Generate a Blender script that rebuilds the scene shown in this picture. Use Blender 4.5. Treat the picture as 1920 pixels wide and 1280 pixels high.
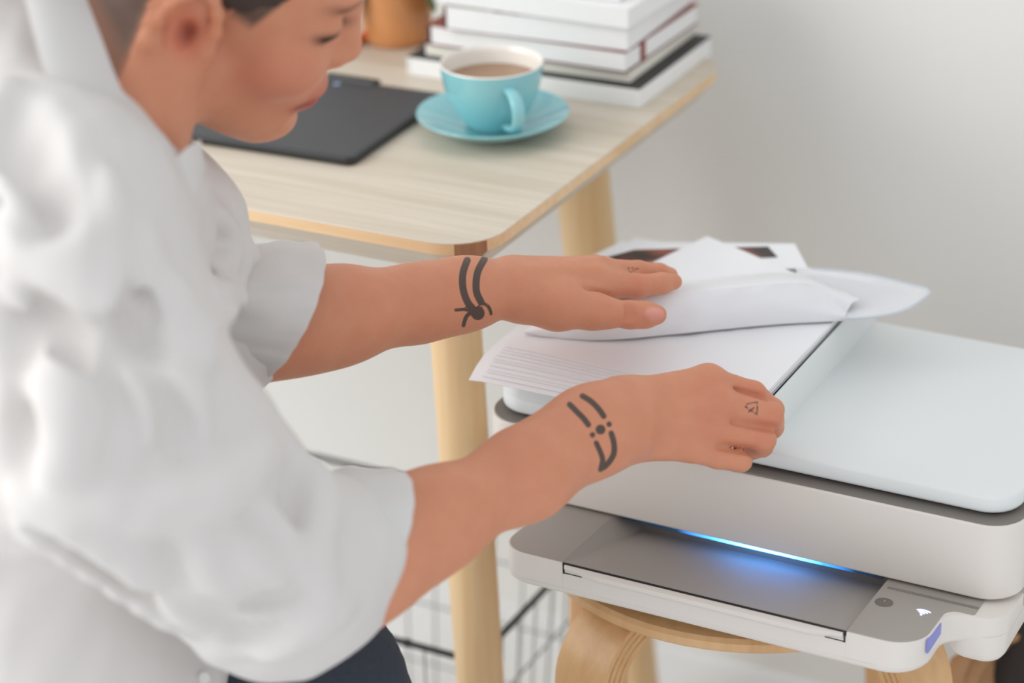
import bpy, bmesh, math, random
import numpy as np
from mathutils import Matrix, Vector, noise as mnoise

for o in list(bpy.data.objects): bpy.data.objects.remove(o)
random.seed(3); rng = np.random.default_rng(5)
SC = bpy.context.scene; COL = SC.collection
H = 0.48                                   # height of the stool seat above the floor; scene numbers below use z = 0 at the seat

# ------------------------------------------------------------------ camera
CF = 4433.0
CC = np.array([0.80663, -1.35966, 0.95071])
CR = np.array([0.88640016, 0.46224195, -0.02504262]); CU = np.array([-0.1773669, 0.38909413, 0.90396169]); CW = np.array([-0.42759295, 0.79683006, -0.42687952])
cd = bpy.data.cameras.new('camera'); cam = bpy.data.objects.new('camera', cd); COL.objects.link(cam); SC.camera = cam
M = Matrix.Identity(4)
for i in range(3): M[i][0] = CR[i]; M[i][1] = CU[i]; M[i][2] = -CW[i]; M[i][3] = CC[i] + (H if i == 2 else 0)
cam.matrix_world = M
cd.sensor_width = 36; cd.lens = CF/1920*36; cd.clip_start = .05
cd.dof.use_dof = True; cd.dof.focus_distance = 1.73; cd.dof.aperture_fstop = 3.0
# ------------------------------------------------------------------ light
w = bpy.data.worlds.new('World'); SC.world = w; w.use_nodes = True
w.node_tree.nodes['Background'].inputs[0].default_value = (.93, .96, 1, 1); w.node_tree.nodes['Background'].inputs[1].default_value = .80
def area(name, loc, target, sx, sy, power, col):
    l = bpy.data.lights.new(name, 'AREA'); l.shape = 'RECTANGLE'; l.size = sx; l.size_y = sy; l.energy = power; l.color = col
    o = bpy.data.objects.new(name, l); COL.objects.link(o); o.location = loc
    o.rotation_euler = (Vector(target)-Vector(loc)).to_track_quat('-Z', 'Y').to_euler(); return o
area('window_light', (-2.0, -1.8, 1.9), (0, .1, .6), 2.4, 2.0, 52, (1, .985, .96))
SC.view_settings.view_transform = 'Standard'; SC.view_settings.look = 'None'; SC.view_settings.gamma = 1
SC.view_settings.use_curve_mapping = False; SC.view_settings.exposure = 0.24

# ------------------------------------------------------------------ measuring helpers (scene coordinates, z = 0 at the seat)
def ray(x, y): return CW + CR*(x-960)/CF - CU*(y-640)/CF
def A(x, y, d): return CC + ray(x, y)*d
def AZ(x, y, z): k = ray(x, y); return CC + k*(z-CC[2])/k[2]
def AY(x, y, Y): k = ray(x, y); return CC + k*(Y-CC[1])/k[1]
def px(P):
    d = P-CC; z = d@CW
    return 960+CF*(d@CR)/z, 640-CF*(d@CU)/z, z
# ------------------------------------------------------------------ mesh helpers
def s2l(c): return tuple((v/255/12.92 if v/255 <= .04045 else ((v/255+.055)/1.055)**2.4) for v in c)
def mesh(name, V, F, mat=None, parent=None, smooth=False, base=None):
    V = np.asarray(V, float)
    if parent is not None: org = np.array(parent['_o'])
    elif base is not None: org = np.array(base, float)
    else: org = np.array([(V[:, 0].min()+V[:, 0].max())/2, (V[:, 1].min()+V[:, 1].max())/2, V[:, 2].min()])
    me = bpy.data.meshes.new(name); me.from_pydata((V-org).tolist(), [], F); me.update()
    if smooth: me.shade_smooth()
    if mat is not None: me.materials.append(mat)
    o = bpy.data.objects.new(name, me); COL.objects.link(o)
    if parent is not None:
        par = parent; o.parent = par; o['_o'] = list(org)
    else: o.location = (org[0], org[1], org[2]+H); o['_o'] = list(org)
    return o
def tag(o, label, cat, group=None, kind=None):
    o['label'] = label; o['category'] = cat
    if group: o['group'] = group
    if kind: o['kind'] = kind
    return o
def empty(name, base, label, cat, group=None):
    o = bpy.data.objects.new(name, None); COL.objects.link(o); o.empty_display_size = .02
    o.location = (base[0], base[1], base[2]+H); o['_o'] = [float(v) for v in base]
    return tag(o, label, cat, group)
def rpoly(pts, rad, seg=6):
    """polygon with rounded corners; rad single or per corner"""
    n = len(pts); out = []
    for i in range(n):
        p = np.array(pts[i], float); a = np.array(pts[i-1], float)-p; b = np.array(pts[(i+1) % n], float)-p
        R = rad[i] if hasattr(rad, '__len__') else rad
        la, lb = np.linalg.norm(a), np.linalg.norm(b); a /= la; b /= lb
        if R <= 0: out.append(p); continue
        ang = math.acos(max(-1, min(1, a@b))); t = min(R/math.tan(ang/2), la*.49, lb*.49); R2 = t*math.tan(ang/2)
        c = p + (a+b)/np.linalg.norm(a+b)*R2/math.sin(ang/2)
        s0 = p+a*t-c; s1 = p+b*t-c; th = math.atan2(s0[0]*s1[1]-s0[1]*s1[0], s0@s1); t0 = math.atan2(s0[1], s0[0])
        for k in range(seg+1):
            q = t0+th*k/seg; out.append(c+R2*np.array([math.cos(q), math.sin(q)]))
    return np.array(out)
def inset(P, d):
    a = P-np.roll(P, 1, 0); b = np.roll(P, -1, 0)-P
    na = np.stack([-a[:, 1], a[:, 0]], 1); nb = np.stack([-b[:, 1], b[:, 0]], 1)
    na /= np.linalg.norm(na, axis=1)[:, None]+1e-12; nb /= np.linalg.norm(nb, axis=1)[:, None]+1e-12
    n = na+nb; L = np.linalg.norm(n, axis=1)[:, None]+1e-12; n /= L
    c = np.clip((n*na).sum(1), .5, 1)[:, None]
    area_ = (P[:, 0]*np.roll(P[:, 1], -1)-P[:, 1]*np.roll(P[:, 0], -1)).sum()
    return P + n*d/c*(1 if area_ > 0 else -1)
def slab(P, z0, z1, rt=0, rb=0, seg=3, ztop=None, zbot=None):
    """solid from outline P between z0 and z1, rounded top and bottom rims"""
    rings = []
    if rb > 0:
        for k in range(seg+1):
            q = math.pi/2*k/seg; rings.append((rb*(1-math.sin(q)), z0+rb*(1-math.cos(q))))
    else: rings.append((0, z0))
    if rt > 0:
        for k in range(seg+1):
            q = math.pi/2*k/seg; rings.append((rt*(1-math.cos(q)), z1-rt*(1-math.sin(q))))
    else: rings.append((0, z1))
    n = len(P); V = []; F = []
    for d, z in rings:
        Q = inset(P, d) if d > 1e-9 else P
        V += [(x, y, z) for x, y in Q]
    for j in range(len(rings)-1):
        for i in range(n): i2 = (i+1) % n; F.append((j*n+i, j*n+i2, (j+1)*n+i2, (j+1)*n+i))
    F.append(tuple(range(n))[::-1]); F.append(tuple((len(rings)-1)*n+i for i in range(n)))
    ar = (P[:, 0]*np.roll(P[:, 1], -1)-P[:, 1]*np.roll(P[:, 0], -1)).sum()
    if ar < 0: F = [f[::-1] for f in F]
    V = np.array(V, float)
    return V, F
def rect(x0, y0, x1, y1): return [(x0, y0), (x1, y0), (x1, y1), (x0, y1)]
def boxm(x0, y0, z0, x1, y1, z1, r=.001):
    P = rpoly(rect(x0, y0, x1, y1), max(r, 1e-4), 3); rr = min(r, (z1-z0)*.45); return slab(P, z0, z1, rr, rr, 2)
def lathe(prof, c, n=48, cap=True):
    V = []; F = []; rings = []
    for r, z in prof:
        if r < 1e-6: rings.append([len(V)]); V.append((c[0], c[1], c[2]+z)); continue
        rings.append(list(range(len(V), len(V)+n)))
        for k in range(n): a = 2*math.pi*k/n; V.append((c[0]+r*math.cos(a), c[1]+r*math.sin(a), c[2]+z))
    for A_, B_ in zip(rings, rings[1:]):
        for k in range(n):
            k2 = (k+1) % n
            if len(A_) == 1: F.append((A_[0], B_[k2], B_[k]))
            elif len(B_) == 1: F.append((A_[k], A_[k2], B_[0]))
            else: F.append((A_[k], A_[k2], B_[k2], B_[k]))
    if cap and len(rings[0]) > 1: F.append(tuple(rings[0])[::-1])
    if cap and len(rings[-1]) > 1: F.append(tuple(rings[-1]))
    return V, F
def tube(path, rad, n=12, cap=True):
    path = np.asarray(path, float); m = len(path); rad = rad if hasattr(rad, '__len__') else [rad]*m
    V = []; F = []; ref = None
    for i in range(m):
        t = path[min(i+1, m-1)]-path[max(i-1, 0)]; t /= np.linalg.norm(t)
        if ref is None: ref = np.cross(t, [0, 0, 1]) if abs(t[2]) < .9 else np.cross(t, [1, 0, 0])
        ref = ref-t*(ref@t); ref /= np.linalg.norm(ref); b = np.cross(t, ref)
        for k in range(n): a = 2*math.pi*k/n; V.append(path[i]+rad[i]*(ref*math.cos(a)+b*math.sin(a)))
    for i in range(m-1):
        for k in range(n): k2 = (k+1) % n; F.append((i*n+k, i*n+k2, (i+1)*n+k2, (i+1)*n+k))
    if cap: F.append(tuple(range(n))[::-1]); F.append(tuple((m-1)*n+k for k in range(n)))
    return V, F
def join(*parts):
    V = []; F = []
    for v, f in parts:
        o = len(V); V += [tuple(q) for q in v]; F += [tuple(i+o for i in q) for q in f]
    return V, F
def grid(G, th=.0004, closed=False):
    """sheet through the (n,m,3) grid, with real thickness th downwards along its normals"""
    G = np.asarray(G, float); n, m = G.shape[:2]
    du = np.gradient(G, axis=0); dv = np.gradient(G, axis=1); N = np.cross(du, dv); N /= np.linalg.norm(N, axis=2)[..., None]+1e-12
    V = np.concatenate([(G+N*th/2).reshape(-1, 3), (G-N*th/2).reshape(-1, 3)]); o = n*m; F = []
    for i in range(n-1):
        for j in range(m-1):
            a, b, c, d = i*m+j, (i+1)*m+j, (i+1)*m+j+1, i*m+j+1
            F.append((a, b, c, d)); F.append((o+d, o+c, o+b, o+a))
    edge = [i*m for i in range(n)] + [(n-1)*m+j for j in range(1, m)] + [i*m+m-1 for i in range(n-2, -1, -1)] + [j for j in range(m-2, 0, -1)]
    for k in range(len(edge)):
        a, b = edge[k], edge[(k+1) % len(edge)]; F.append((b, a, a+o, b+o))
    return V, F
def bil(c00, c10, c11, c01, n=10, m=10):
    c00, c10, c11, c01 = map(np.asarray, (c00, c10, c11, c01)); u = np.linspace(0, 1, n)[:, None, None]; v = np.linspace(0, 1, m)[None, :, None]
    return c00*(1-u)*(1-v)+c10*u*(1-v)+c11*u*v+c01*(1-u)*v
def resample(R, n):
    R = np.asarray(R, float); d = np.r_[0, np.cumsum(np.linalg.norm(np.diff(R, axis=0), axis=1))]; t = np.linspace(0, d[-1], n)
    # catmull-rom through the points
    out = []
    for q in t:
        i = min(np.searchsorted(d, q, side='right')-1, len(R)-2); s = (q-d[i])/(d[i+1]-d[i])
        p0 = R[max(i-1, 0)]; p1 = R[i]; p2 = R[i+1]; p3 = R[min(i+2, len(R)-1)]
        out.append(.5*((2*p1)+(p2-p0)*s+(2*p0-5*p1+4*p2-p3)*s*s+(-p0+3*p1-3*p2+p3)*s**3))
    return np.array(out)
def autosmooth(o, deg=35):
    me = o.data; me.shade_smooth()
    bm = bmesh.new(); bm.from_mesh(me)
    for e in bm.edges:
        if len(e.link_faces) == 2 and e.calc_face_angle(0) > math.radians(deg): e.smooth = False
    bm.to_mesh(me); bm.free(); return o
# ------------------------------------------------------------------ materials
def mat(name, c, rough=.5, var=.04, scale=40, bump=0, bscale=300, metal=0, sss=0, spec=.5, coat=0, lin=False):
    m = bpy.data.materials.new(name); m.use_nodes = True; N = m.node_tree.nodes; L = m.node_tree.links; b = N['Principled BSDF']
    col = c if lin else s2l(c)
    tc = N.new('ShaderNodeTexCoord'); no = N.new('ShaderNodeTexNoise'); no.inputs['Scale'].default_value = scale; no.inputs['Detail'].default_value = 4
    L.new(tc.outputs['Object'], no.inputs['Vector'])
    mx = N.new('ShaderNodeMix'); mx.data_type = 'RGBA'; L.new(no.outputs['Fac'], mx.inputs[0])
    mx.inputs[6].default_value = (*[v*(1-var) for v in col], 1); mx.inputs[7].default_value = (*[min(1, v*(1+var)) for v in col], 1)
    L.new(mx.outputs[2], b.inputs['Base Color']); b.inputs['Roughness'].default_value = rough; b.inputs['Metallic'].default_value = metal
    b.inputs['Specular IOR Level'].default_value = spec
    if coat: b.inputs['Coat Weight'].default_value = coat; b.inputs['Coat Roughness'].default_value = .08
    if sss: b.inputs['Subsurface Weight'].default_value = sss; b.inputs['Subsurface Radius'].default_value = (.012, .005, .003); b.inputs['Subsurface Scale'].default_value = 1
    if bump:
        n2 = N.new('ShaderNodeTexNoise'); n2.inputs['Scale'].default_value = bscale; n2.inputs['Detail'].default_value = 6; L.new(tc.outputs['Object'], n2.inputs['Vector'])
        bp = N.new('ShaderNodeBump'); bp.inputs['Strength'].default_value = bump; bp.inputs['Distance'].default_value = .002
        L.new(n2.outputs['Fac'], bp.inputs['Height']); L.new(bp.outputs['Normal'], b.inputs['Normal'])
    return m
def wood(name, c1, c2, axis=0, stretch=14, scale=26, rough=.45, ring=0):
    m = bpy.data.materials.new(name); m.use_nodes = True; N = m.node_tree.nodes; L = m.node_tree.links; b = N['Principled BSDF']
    tc = N.new('ShaderNodeTexCoord'); mp = N.new('ShaderNodeMapping'); s = [scale*stretch]*3; s[axis] = scale; mp.inputs['Scale'].default_value = [v/10 for v in s]
    L.new(tc.outputs['Object'], mp.inputs['Vector'])
    a = N.new('ShaderNodeTexNoise'); a.inputs['Scale'].default_value = 1; a.inputs['Detail'].default_value = 8; a.inputs['Roughness'].default_value = .65; a.inputs['Distortion'].default_value = .3
    L.new(mp.outputs[0], a.inputs['Vector'])
    mp2 = N.new('ShaderNodeMapping'); s2 = [scale*stretch*6]*3; s2[axis] = scale*2; mp2.inputs['Scale'].default_value = [v/10 for v in s2]; L.new(tc.outputs['Object'], mp2.inputs['Vector'])
    f = N.new('ShaderNodeTexNoise'); f.inputs['Scale'].default_value = 1; f.inputs['Detail'].default_value = 3; L.new(mp2.outputs[0], f.inputs['Vector'])
    mm = N.new('ShaderNodeMix'); mm.data_type = 'FLOAT'; mm.inputs[0].default_value = .35; L.new(a.outputs['Fac'], mm.inputs[2]); L.new(f.outputs['Fac'], mm.inputs[3])
    r = N.new('ShaderNodeValToRGB'); r.color_ramp.elements[0].position = .36; r.color_ramp.elements[1].position = .6
    r.color_ramp.elements[0].color = (*s2l(c1), 1); r.color_ramp.elements[1].color = (*s2l(c2), 1); L.new(mm.outputs[0], r.inputs[0])
    L.new(r.outputs[0], b.inputs['Base Color']); b.inputs['Roughness'].default_value = rough
    bp = N.new('ShaderNodeBump'); bp.inputs['Strength'].default_value = .08; bp.inputs['Distance'].default_value = .001; L.new(mm.outputs[0], bp.inputs['Height']); L.new(bp.outputs['Normal'], b.inputs['Normal'])
    return m
def emit(name, c, s):
    m = bpy.data.materials.new(name); m.use_nodes = True; b = m.node_tree.nodes['Principled BSDF']
    b.inputs['Base Color'].default_value = (*c, 1); b.inputs['Emission Color'].default_value = (*c, 1); b.inputs['Emission Strength'].default_value = s; return m

m_wall = mat('wall_paint', (224, 223, 219), .9, .015, 3, .05, 200)
m_floor = mat('floor_white', (236, 237, 238), .55, .02, 4, .03, 80)
m_shell = mat('printer_white', (228, 221, 213), .42, .012, 8, .05, 1400)
m_lid = mat('printer_lid', (228, 231, 230), .38, .012, 8, .04, 1400)
m_grey = mat('printer_grey', (166, 159, 152), .5, .02, 20, .08, 1600)
m_deck = mat('printer_deck', (128, 122, 116), .5, .02, 20, .08, 1600)
m_dark = mat('dark_gap', (26, 25, 25), .6, .05)
m_btn = mat('button_grey', (112, 105, 98), .45, .03)
m_birch = wood('birch_side', (205, 168, 124), (226, 192, 148), 2, 10, 20)
m_top = wood('ash_veneer', (198, 183, 163), (218, 207, 190), 0, 16, 22, .5)
m_edge = wood('ash_edge', (222, 184, 138), (236, 204, 162), 0, 10, 22, .5)
m_corner = wood('walnut_corner', (150, 104, 72), (176, 128, 92), 2, 8, 40, .5)
m_leg = wood('table_leg', (219, 182, 132), (232, 200, 154), 2, 12, 16, .5)
m_stool = wood('stool_birch', (204, 158, 108), (220, 178, 128), 2, 12, 18, .4)
m_ply = wood('stool_ply', (176, 130, 88), (206, 164, 118), 0, 9, 40, .5)
m_paper = mat('paper_white', (238, 238, 240), .8, .01, 30)
m_cup = mat('cup_blue', (138, 200, 206), .16, .02, 12, 0, spec=.6, coat=.4)
m_cupw = mat('cup_white', (240, 236, 228), .2, .01, 12, coat=.3)
m_coffee = mat('coffee', (158, 122, 92), .25, .1, 60)
m_tab = mat('tablet_black', (62, 63, 66), .55, .04, 60, .1, 900)
m_tabedge = mat('tablet_edge', (40, 42, 45), .35, .03)
m_wire = mat('wire_black', (34, 38, 40), .5, .05)

# ------------------------------------------------------------------ room shell
WY = .68
def struct(o): o['kind'] = 'structure'; return o
V, F = boxm(-4, -4, -H-.04, 3, WY, -H, .001); struct(mesh('floor', V, F, m_floor))
V, F = boxm(-4, WY, -H, 3, WY+.08, 2.3, .001); struct(mesh('wall_back', V, F, m_wall))

# ------------------------------------------------------------------ desk
ZD = .24; DX0, DX1, DY0, DY1 = -1.18, -.004, .1, .6
desk = empty('desk', (-.6, .33, -H), 'pale ash wooden desk with rounded corners holding cup, tablet and books', 'desk')
out = rpoly(rect(DX0, DY0, DX1, DY1), .045, 10)
V, F = slab(out, ZD-.0008, ZD, .0003, 0, 1); autosmooth(mesh('tabletop', V, F, m_top, desk))
V, F = slab(out, ZD-.0098, ZD-.0008, 0, 0); autosmooth(mesh('edge_band', V, F, m_edge, desk))
# bevelled underside
Q = inset(out, .022); n = len(out); V = [(x, y, ZD-.0098) for x, y in out]+[(x, y, ZD-.034) for x, y in Q]
F = [((i+1) % n, i, n+i, n+(i+1) % n) for i in range(n)]+[tuple(range(n)), tuple(n+i for i in range(n))[::-1]]
autosmooth(mesh('underside', V, F, m_top, desk), 30)
# dark corner key of the near corner, wrapped on the rounded edge
def corner_key(cx, cy, sx, sy):
    R = .045; V = []; F = []; a0 = math.atan2(sy, sx); k = 7
    for i in range(k):
        a = a0+(i/(k-1)-.5)*math.radians(34)
        for rr, z in ((R+.0004, ZD-.0009), (R+.0004, ZD-.0099), (R-.0215+.0004, ZD-.0344)):
            tt = (i/(k-1)-.5)*(1 if z > ZD-.012 else .3); aa = a0+tt*math.radians(34)
            V.append((cx+rr*math.cos(aa), cy+rr*math.sin(aa), z))
        V.append((cx, cy, ZD-.018))
    for i in range(k-1):
        a, b = i*4, (i+1)*4
        F += [(a, b, b+1, a+1), (a+1, b+1, b+2, a+2), (a+2, b+2, b+3, a+3), (a+3, b+3, b, a)]
    F += [(3, 2, 1, 0), tuple((k-1)*4+j for j in range(4))]
    mesh('corner_key', V, F, m_corner, desk)
corner_key(DX1-.045, DY0+.045, 1, -1)
for lx, ly, bx, by, lr in ((-.06, .155, .04, -.03, .0), (-.118, .5, .055, .02, .0045), (DX0+.06, .155, -.03, -.03, 0), (DX0+.06, .5, -.03, .02, 0)):
    t = np.linspace(0, 1, 9); path = [(lx+bx*q, ly+by*q, ZD-.033-(ZD-.033+H)*q) for q in t]
    R = [.0215-.0015*q+lr for q in t]
    V, F = tube(path, R, 28); autosmooth(mesh('leg', V, F, m_leg, desk), 60)

# ------------------------------------------------------------------ stool
SX, SY, SR = .19, .19, .175
stool = empty('bentwood_stool', (SX, SY, -H), 'round birch bentwood stool carrying the white printer', 'stool')
V, F = lathe([(0, -.012), (SR-.003, -.012), (SR, -.009), (SR, -.003), (SR-.003, 0), (0, 0)], (SX, SY, 0), 72)
autosmooth(mesh('seat', V, F, m_stool, stool), 40)
def bent_leg(az):
    ca, sa = math.cos(az), math.sin(az); wd = .026; th = .023; Rb = .055; r_out = SR+.016
    prof = []      # centre line (radius from stool axis, z)
    zc = -.012-th/2
    prof.append((.05, zc)); prof.append((r_out-Rb-th/2, zc))
    for k in range(1, 11):
        q = math.pi/2*k/10; prof.append((r_out-Rb-th/2+Rb*math.sin(q), zc-Rb*(1-math.cos(q))))
    prof.append((r_out+.012, -H))
    P = np.array(prof); m_ = len(P); T = np.gradient(P, axis=0); T /= np.linalg.norm(T, axis=1)[:, None]; Nn = np.stack([-T[:, 1], T[:, 0]], 1)
    def sweep(o0, o1, w_):
        V = []; F = []
        for i in range(m_):
            for o_, s in ((o1, -1), (o1, 1), (o0, 1), (o0, -1)):
                q = P[i]+Nn[i]*o_; V.append((SX+q[0]*ca-s*w_*sa, SY+q[0]*sa+s*w_*ca, q[1]))
        for i in range(m_-1):
            for k in range(4): k2 = (k+1) % 4; F.append((i*4+k, i*4+k2, (i+1)*4+k2, (i+1)*4+k))
        F += [(3, 2, 1, 0), tuple((m_-1)*4+k for k in range(4))]; return V, F
    leg = autosmooth(mesh('leg', *sweep(-th/2, th/2, wd), m_stool, stool), 40)
    for k in range(3):
        o_ = -th/2+th*(k+1)/4; v, f = sweep(o_-.0007, o_+.0007, wd+.0004); autosmooth(mesh('ply_layer', v, f, m_ply, leg), 40)
for a in (248, 338, 68, 158): bent_leg(math.radians(a))

# ------------------------------------------------------------------ printer
prn = empty('inkjet_printer', (.216, .2, 0), 'white flatbed printer with grey output tray and blue light strip', 'printer')
BY, BK, BW = .0864, .347, .4325
yF = BY
# lower base with the protruding tray housing
P = rpoly([(.0, yF), (.06, yF), (.06, 0), (.3925, 0), (.3925, yF-.022), (BW, yF-.022), (BW, BK), (0, BK)], [.022, .004, .022, .03, .03, .028, .03, .03], 8)
V, F = slab(P, .0185, .0255, 0, .006, 3); autosmooth(mesh('base_housing', V, F, m_shell, prn))
P = rpoly([(.0, yF+.004), (.376, yF+.004), (.398, yF-.0218), (BW-.0002, yF-.0218), (BW-.0002, BK), (0, BK)], [.03, .02, .02, .028, .03, .03], 8)
V, F = slab(P, .002, .0265, 0, .010, 4); autosmooth(mesh('base_foot', V, F, m_shell, prn))
# upper body
P = rpoly(rect(0, yF, BW, BK), .028, 8)
V, F = slab(P, .0435, .1045, .0016, .002, 3); autosmooth(mesh('body', V, F, m_shell, prn))
V, F = slab(inset(P, .0018), .104, .1062, 0, 0); autosmooth(mesh('scanner_deck', V, F, m_deck, prn))
V, F = slab(inset(P, .016), .106, .1095, 0, 0); autosmooth(mesh('lid_gap', V, F, m_dark, prn))
P2 = rpoly(rect(.006, yF+.009, BW-.006, BK), .026, 8)
V, F = slab(P2, .1088, .1225, .002, .004, 3); lid = autosmooth(mesh('scanner_lid', V, F, m_lid, prn))
# document feeder on the left part of the lid
P3 = rpoly(rect(.006, yF+.009, .234, BK-.004), [.026, .001, .001, .02], 8)
V, F = slab(P3, .1224, .1565, .0025, 0, 3); autosmooth(mesh('document_feeder', V, F, m_lid, prn))
# tray: side walls, sloped decks, recessed paper bed, control panel
T0 = .0478; e = .0016; xl0, xr = .1145, .3385
def sloped(VF, z=.04, k=.07):
    V, F = VF; V = np.array(V, float); m_ = V[:, 2] > z; V[m_, 2] -= k*np.clip(V[m_, 1], 0, .2); return V, F
def tray_piece(name, P, z0, z1, m_, rt=.0006): return autosmooth(mesh(name, *sloped(slab(P, z0, z1, rt, 0, 2)), m_, prn))
P = rpoly([(.06, 0), (xl0, 0), (xl0, yF+.03), (.06, yF+.03)], [.022, 0, 0, 0], 8); tray_piece('tray_side', P, .0254, T0-.0008, m_shell)
P = rpoly([(.06+e, e*.5), (xl0, e*.5), (xl0, yF+.03), (.06+e, yF+.03)], [.021, 0, 0, 0], 8); tray_piece('tray_deck', P, T0-.0009, T0, m_grey, .0004)
PR = [(xr, 0), (.3925, 0), (.3925, yF-.022), (BW, yF-.022), (BW, yF+.03), (xr, yF+.03)]
P = rpoly(PR, [0, .03, .03, .028, 0, 0], 10); tray_piece('tray_side', P, .0254, T0-.0008, m_shell)
P = rpoly([(xr, e*.5), (.3925-e, e*.5), (.3925-e, yF-.022+e), (.411, yF-.022+e), (.411, yF+.03), (xr, yF+.03)], [0, .029, .031, .002, 0, 0], 10)
panel = tray_piece('control_panel', P, T0-.0009, T0+.0002, m_grey, .0004)
def dz(y): return T0+.0002-.07*y
V, F = boxm(xr+.004, yF-.012, dz(yF-.012)-.001, .411, yF-.0095, dz(yF-.012)+.0008, .0006); mesh('groove', V, F, m_deck, panel)
# front wall of the tray and its sloping bed
V, F = boxm(xl0, 0, .0254, xr, .0022, T0-.0045, .0003); mesh('tray_front', V, F, m_shell, prn)
b = lambda x, y, z: (x, y, z)
ys = np.linspace(.0012, yF+.03, 10)
G = []
for i, f_ in enumerate((0, .0, .02, .98, 1.0, 1.0)):
    row = []
    for y in ys:
        s = y/(yF+.03); zt = T0-.0002-.07*y; zb = T0-.0006-.205*y if i in (2, 3) else zt
        off = [0, .0, .002+.018*s, -.0012, 0, 0][i]; x = (xl0 if i < 3 else xr)+off
        row.append((x, y, zb))
    if i in (1, 4): continue
    G.append(row)
V, F = grid(np.array(G), .0009); autosmooth(mesh('paper_bed', V, F, m_grey, prn), 15)
V, F = boxm(xl0+.004, yF+.016, .0257, xr-.002, yF+.03, .0434, .0005); mesh('slot_interior', V, F, m_deck, prn)
# pull-out flap along the front edge of the tray
def flap():
    N = 40; V = []; F = []
    for i in range(N+1):
        t = i/N; x = xl0+.0022+(xr-xl0-.0045)*t; q = min(1, t/.12, (1-t)/.12); q = q*q*(3-2*q)
        for y, z in ((.0012, T0-.0012), (-.0018-.0022*q, T0-.002-.0014*q), (-.0018-.0026*q, T0-.0042-.0024*q), (-.0004, T0-.0066-.004*q), (.0012, T0-.008)): V.append((x, y, z))
    for i in range(N):
        for k in range(5): k2 = (k+1) % 5; F.append((i*5+k, i*5+k2, (i+1)*5+k2, (i+1)*5+k))
    F += [(4, 3, 2, 1, 0), tuple(N*5+k for k in range(5))]; return V, [f[::-1] for f in F]
autosmooth(mesh('tray_flap', *flap(), m_shell, prn), 50)
for x0, x1 in ((xl0+.0004, xl0+.0018), (xr-.0018, xr-.0006)):
    V, F = boxm(x0, -.0006, T0-.0098, x1, .002, T0-.001, .0002); mesh('flap_gap', V, F, m_dark, prn)
V, F = boxm(xl0, -.0004, T0-.0018, xr, .003, T0-.0009, .0002); mesh('flap_seam', V, F, m_dark, prn)
for x0, x1 in ((xl0+.0005, xl0+.016), (xr-.016, xr-.0005)):
    V, F = boxm(x0, -.0006, T0-.0094, x1, .002, T0-.0088, .0002); mesh('flap_gap', V, F, m_dark, prn)
# blue status light strip under the front edge of the body
m_strip = bpy.data.materials.new('light_strip'); m_strip.use_nodes = True; N = m_strip.node_tree.nodes; L = m_strip.node_tree.links; bs = N['Principled BSDF']
bs.inputs['Base Color'].default_value = (.02, .03, .05, 1)
tc = N.new('ShaderNodeTexCoord'); sp = N.new('ShaderNodeSeparateXYZ'); L.new(tc.outputs['Generated'], sp.inputs[0])
rp = N.new('ShaderNodeValToRGB'); E_ = rp.color_ramp.elements; E_[0].position = 0; E_[0].color = (0, 0, 0, 1); E_[1].position = 1; E_[1].color = (0, 0, 0, 1)
for pos, c in ((.22, (0, .002, .006, 1)), (.36, (.01, .06, .2, 1)), (.46, (.05, .26, .8, 1)), (.56, (.07, .32, 1, 1)), (.66, (.05, .24, .8, 1)), (.78, (.005, .04, .14, 1)), (.9, (0, .002, .006, 1))): q = E_.new(pos); q.color = c
L.new(sp.outputs[0], rp.inputs[0]); L.new(rp.outputs[0], bs.inputs['Emission Color']); bs.inputs['Emission Strength'].default_value = 15
V, F = boxm(xl0+.008, yF+.0012, .0412, xr-.004, yF+.004, .0436, .0003); mesh('light_strip', V, F, m_strip, prn)['label'] = 'glowing blue light strip'
# power button, wireless symbol, side light
def disc(c, rx, ry, n=28): return np.array([(c[0]+rx*math.cos(2*math.pi*k/n), c[1]+ry*math.sin(2*math.pi*k/n)) for k in range(n)])
bc = (.3478, .0525); zt = dz(bc[1])
V, F = slab(disc(bc, .0066, .0066), zt-.001, zt+.0003, .0002, 0, 2); V = np.array(V); V[:, 2] += .0002-.07*(V[:, 1]-bc[1]); btn = autosmooth(mesh('power_button', V, F, m_btn, panel))
V, F = boxm(bc[0]-.0004, bc[1], zt+.0002, bc[0]+.0004, bc[1]+.003, zt+.0005, .0001); V = np.array(V); V[:, 2] += .0002-.07*(V[:, 1]-bc[1]); mesh('power_mark', V, F, m_grey, btn)
m_wifi = emit('wifi_glow', (.42, .45, 1.0), 1.5); m_wifi.node_tree.nodes['Principled BSDF'].inputs['Emission Color'].default_value = (.62, .66, 1, 1)
wc = np.array((.3775, .0475)); 
def arc(c, r0, r1, a0, a1, z, n=10):
    P = [(c[0]+r1*math.cos(a), c[1]+r1*math.sin(a)) for a in np.linspace(a0, a1, n)]+[(c[0]+r0*math.cos(a), c[1]+r0*math.sin(a)) for a in np.linspace(a1, a0, n)]
    return slab(np.array(P), z, z+.0003)
zt = dz(wc[1]); parts = [slab(disc((wc[0], wc[1]-.0001), .0009, .0009, 10), zt, zt+.0003)]+[arc(wc, r_, r_+.00105, math.radians(48), math.radians(132), zt) for r_ in (.0022, .0046, .0070)]
V, F = join(*parts); V = np.array(V); V[:, 2] -= .07*(V[:, 1]-wc[1]); mesh('wireless_symbol', V, F, m_wifi, panel)
m_side = emit('side_light', (.16, .17, .42), .35)
V, F = boxm(.3918, .017, .0335, .3934, .046, .0462, .0006); V = np.array(V); V[:, 2] -= .07*V[:, 1]*(V[:, 2] > .04); mesh('side_light', V, F, m_side, prn)

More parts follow.
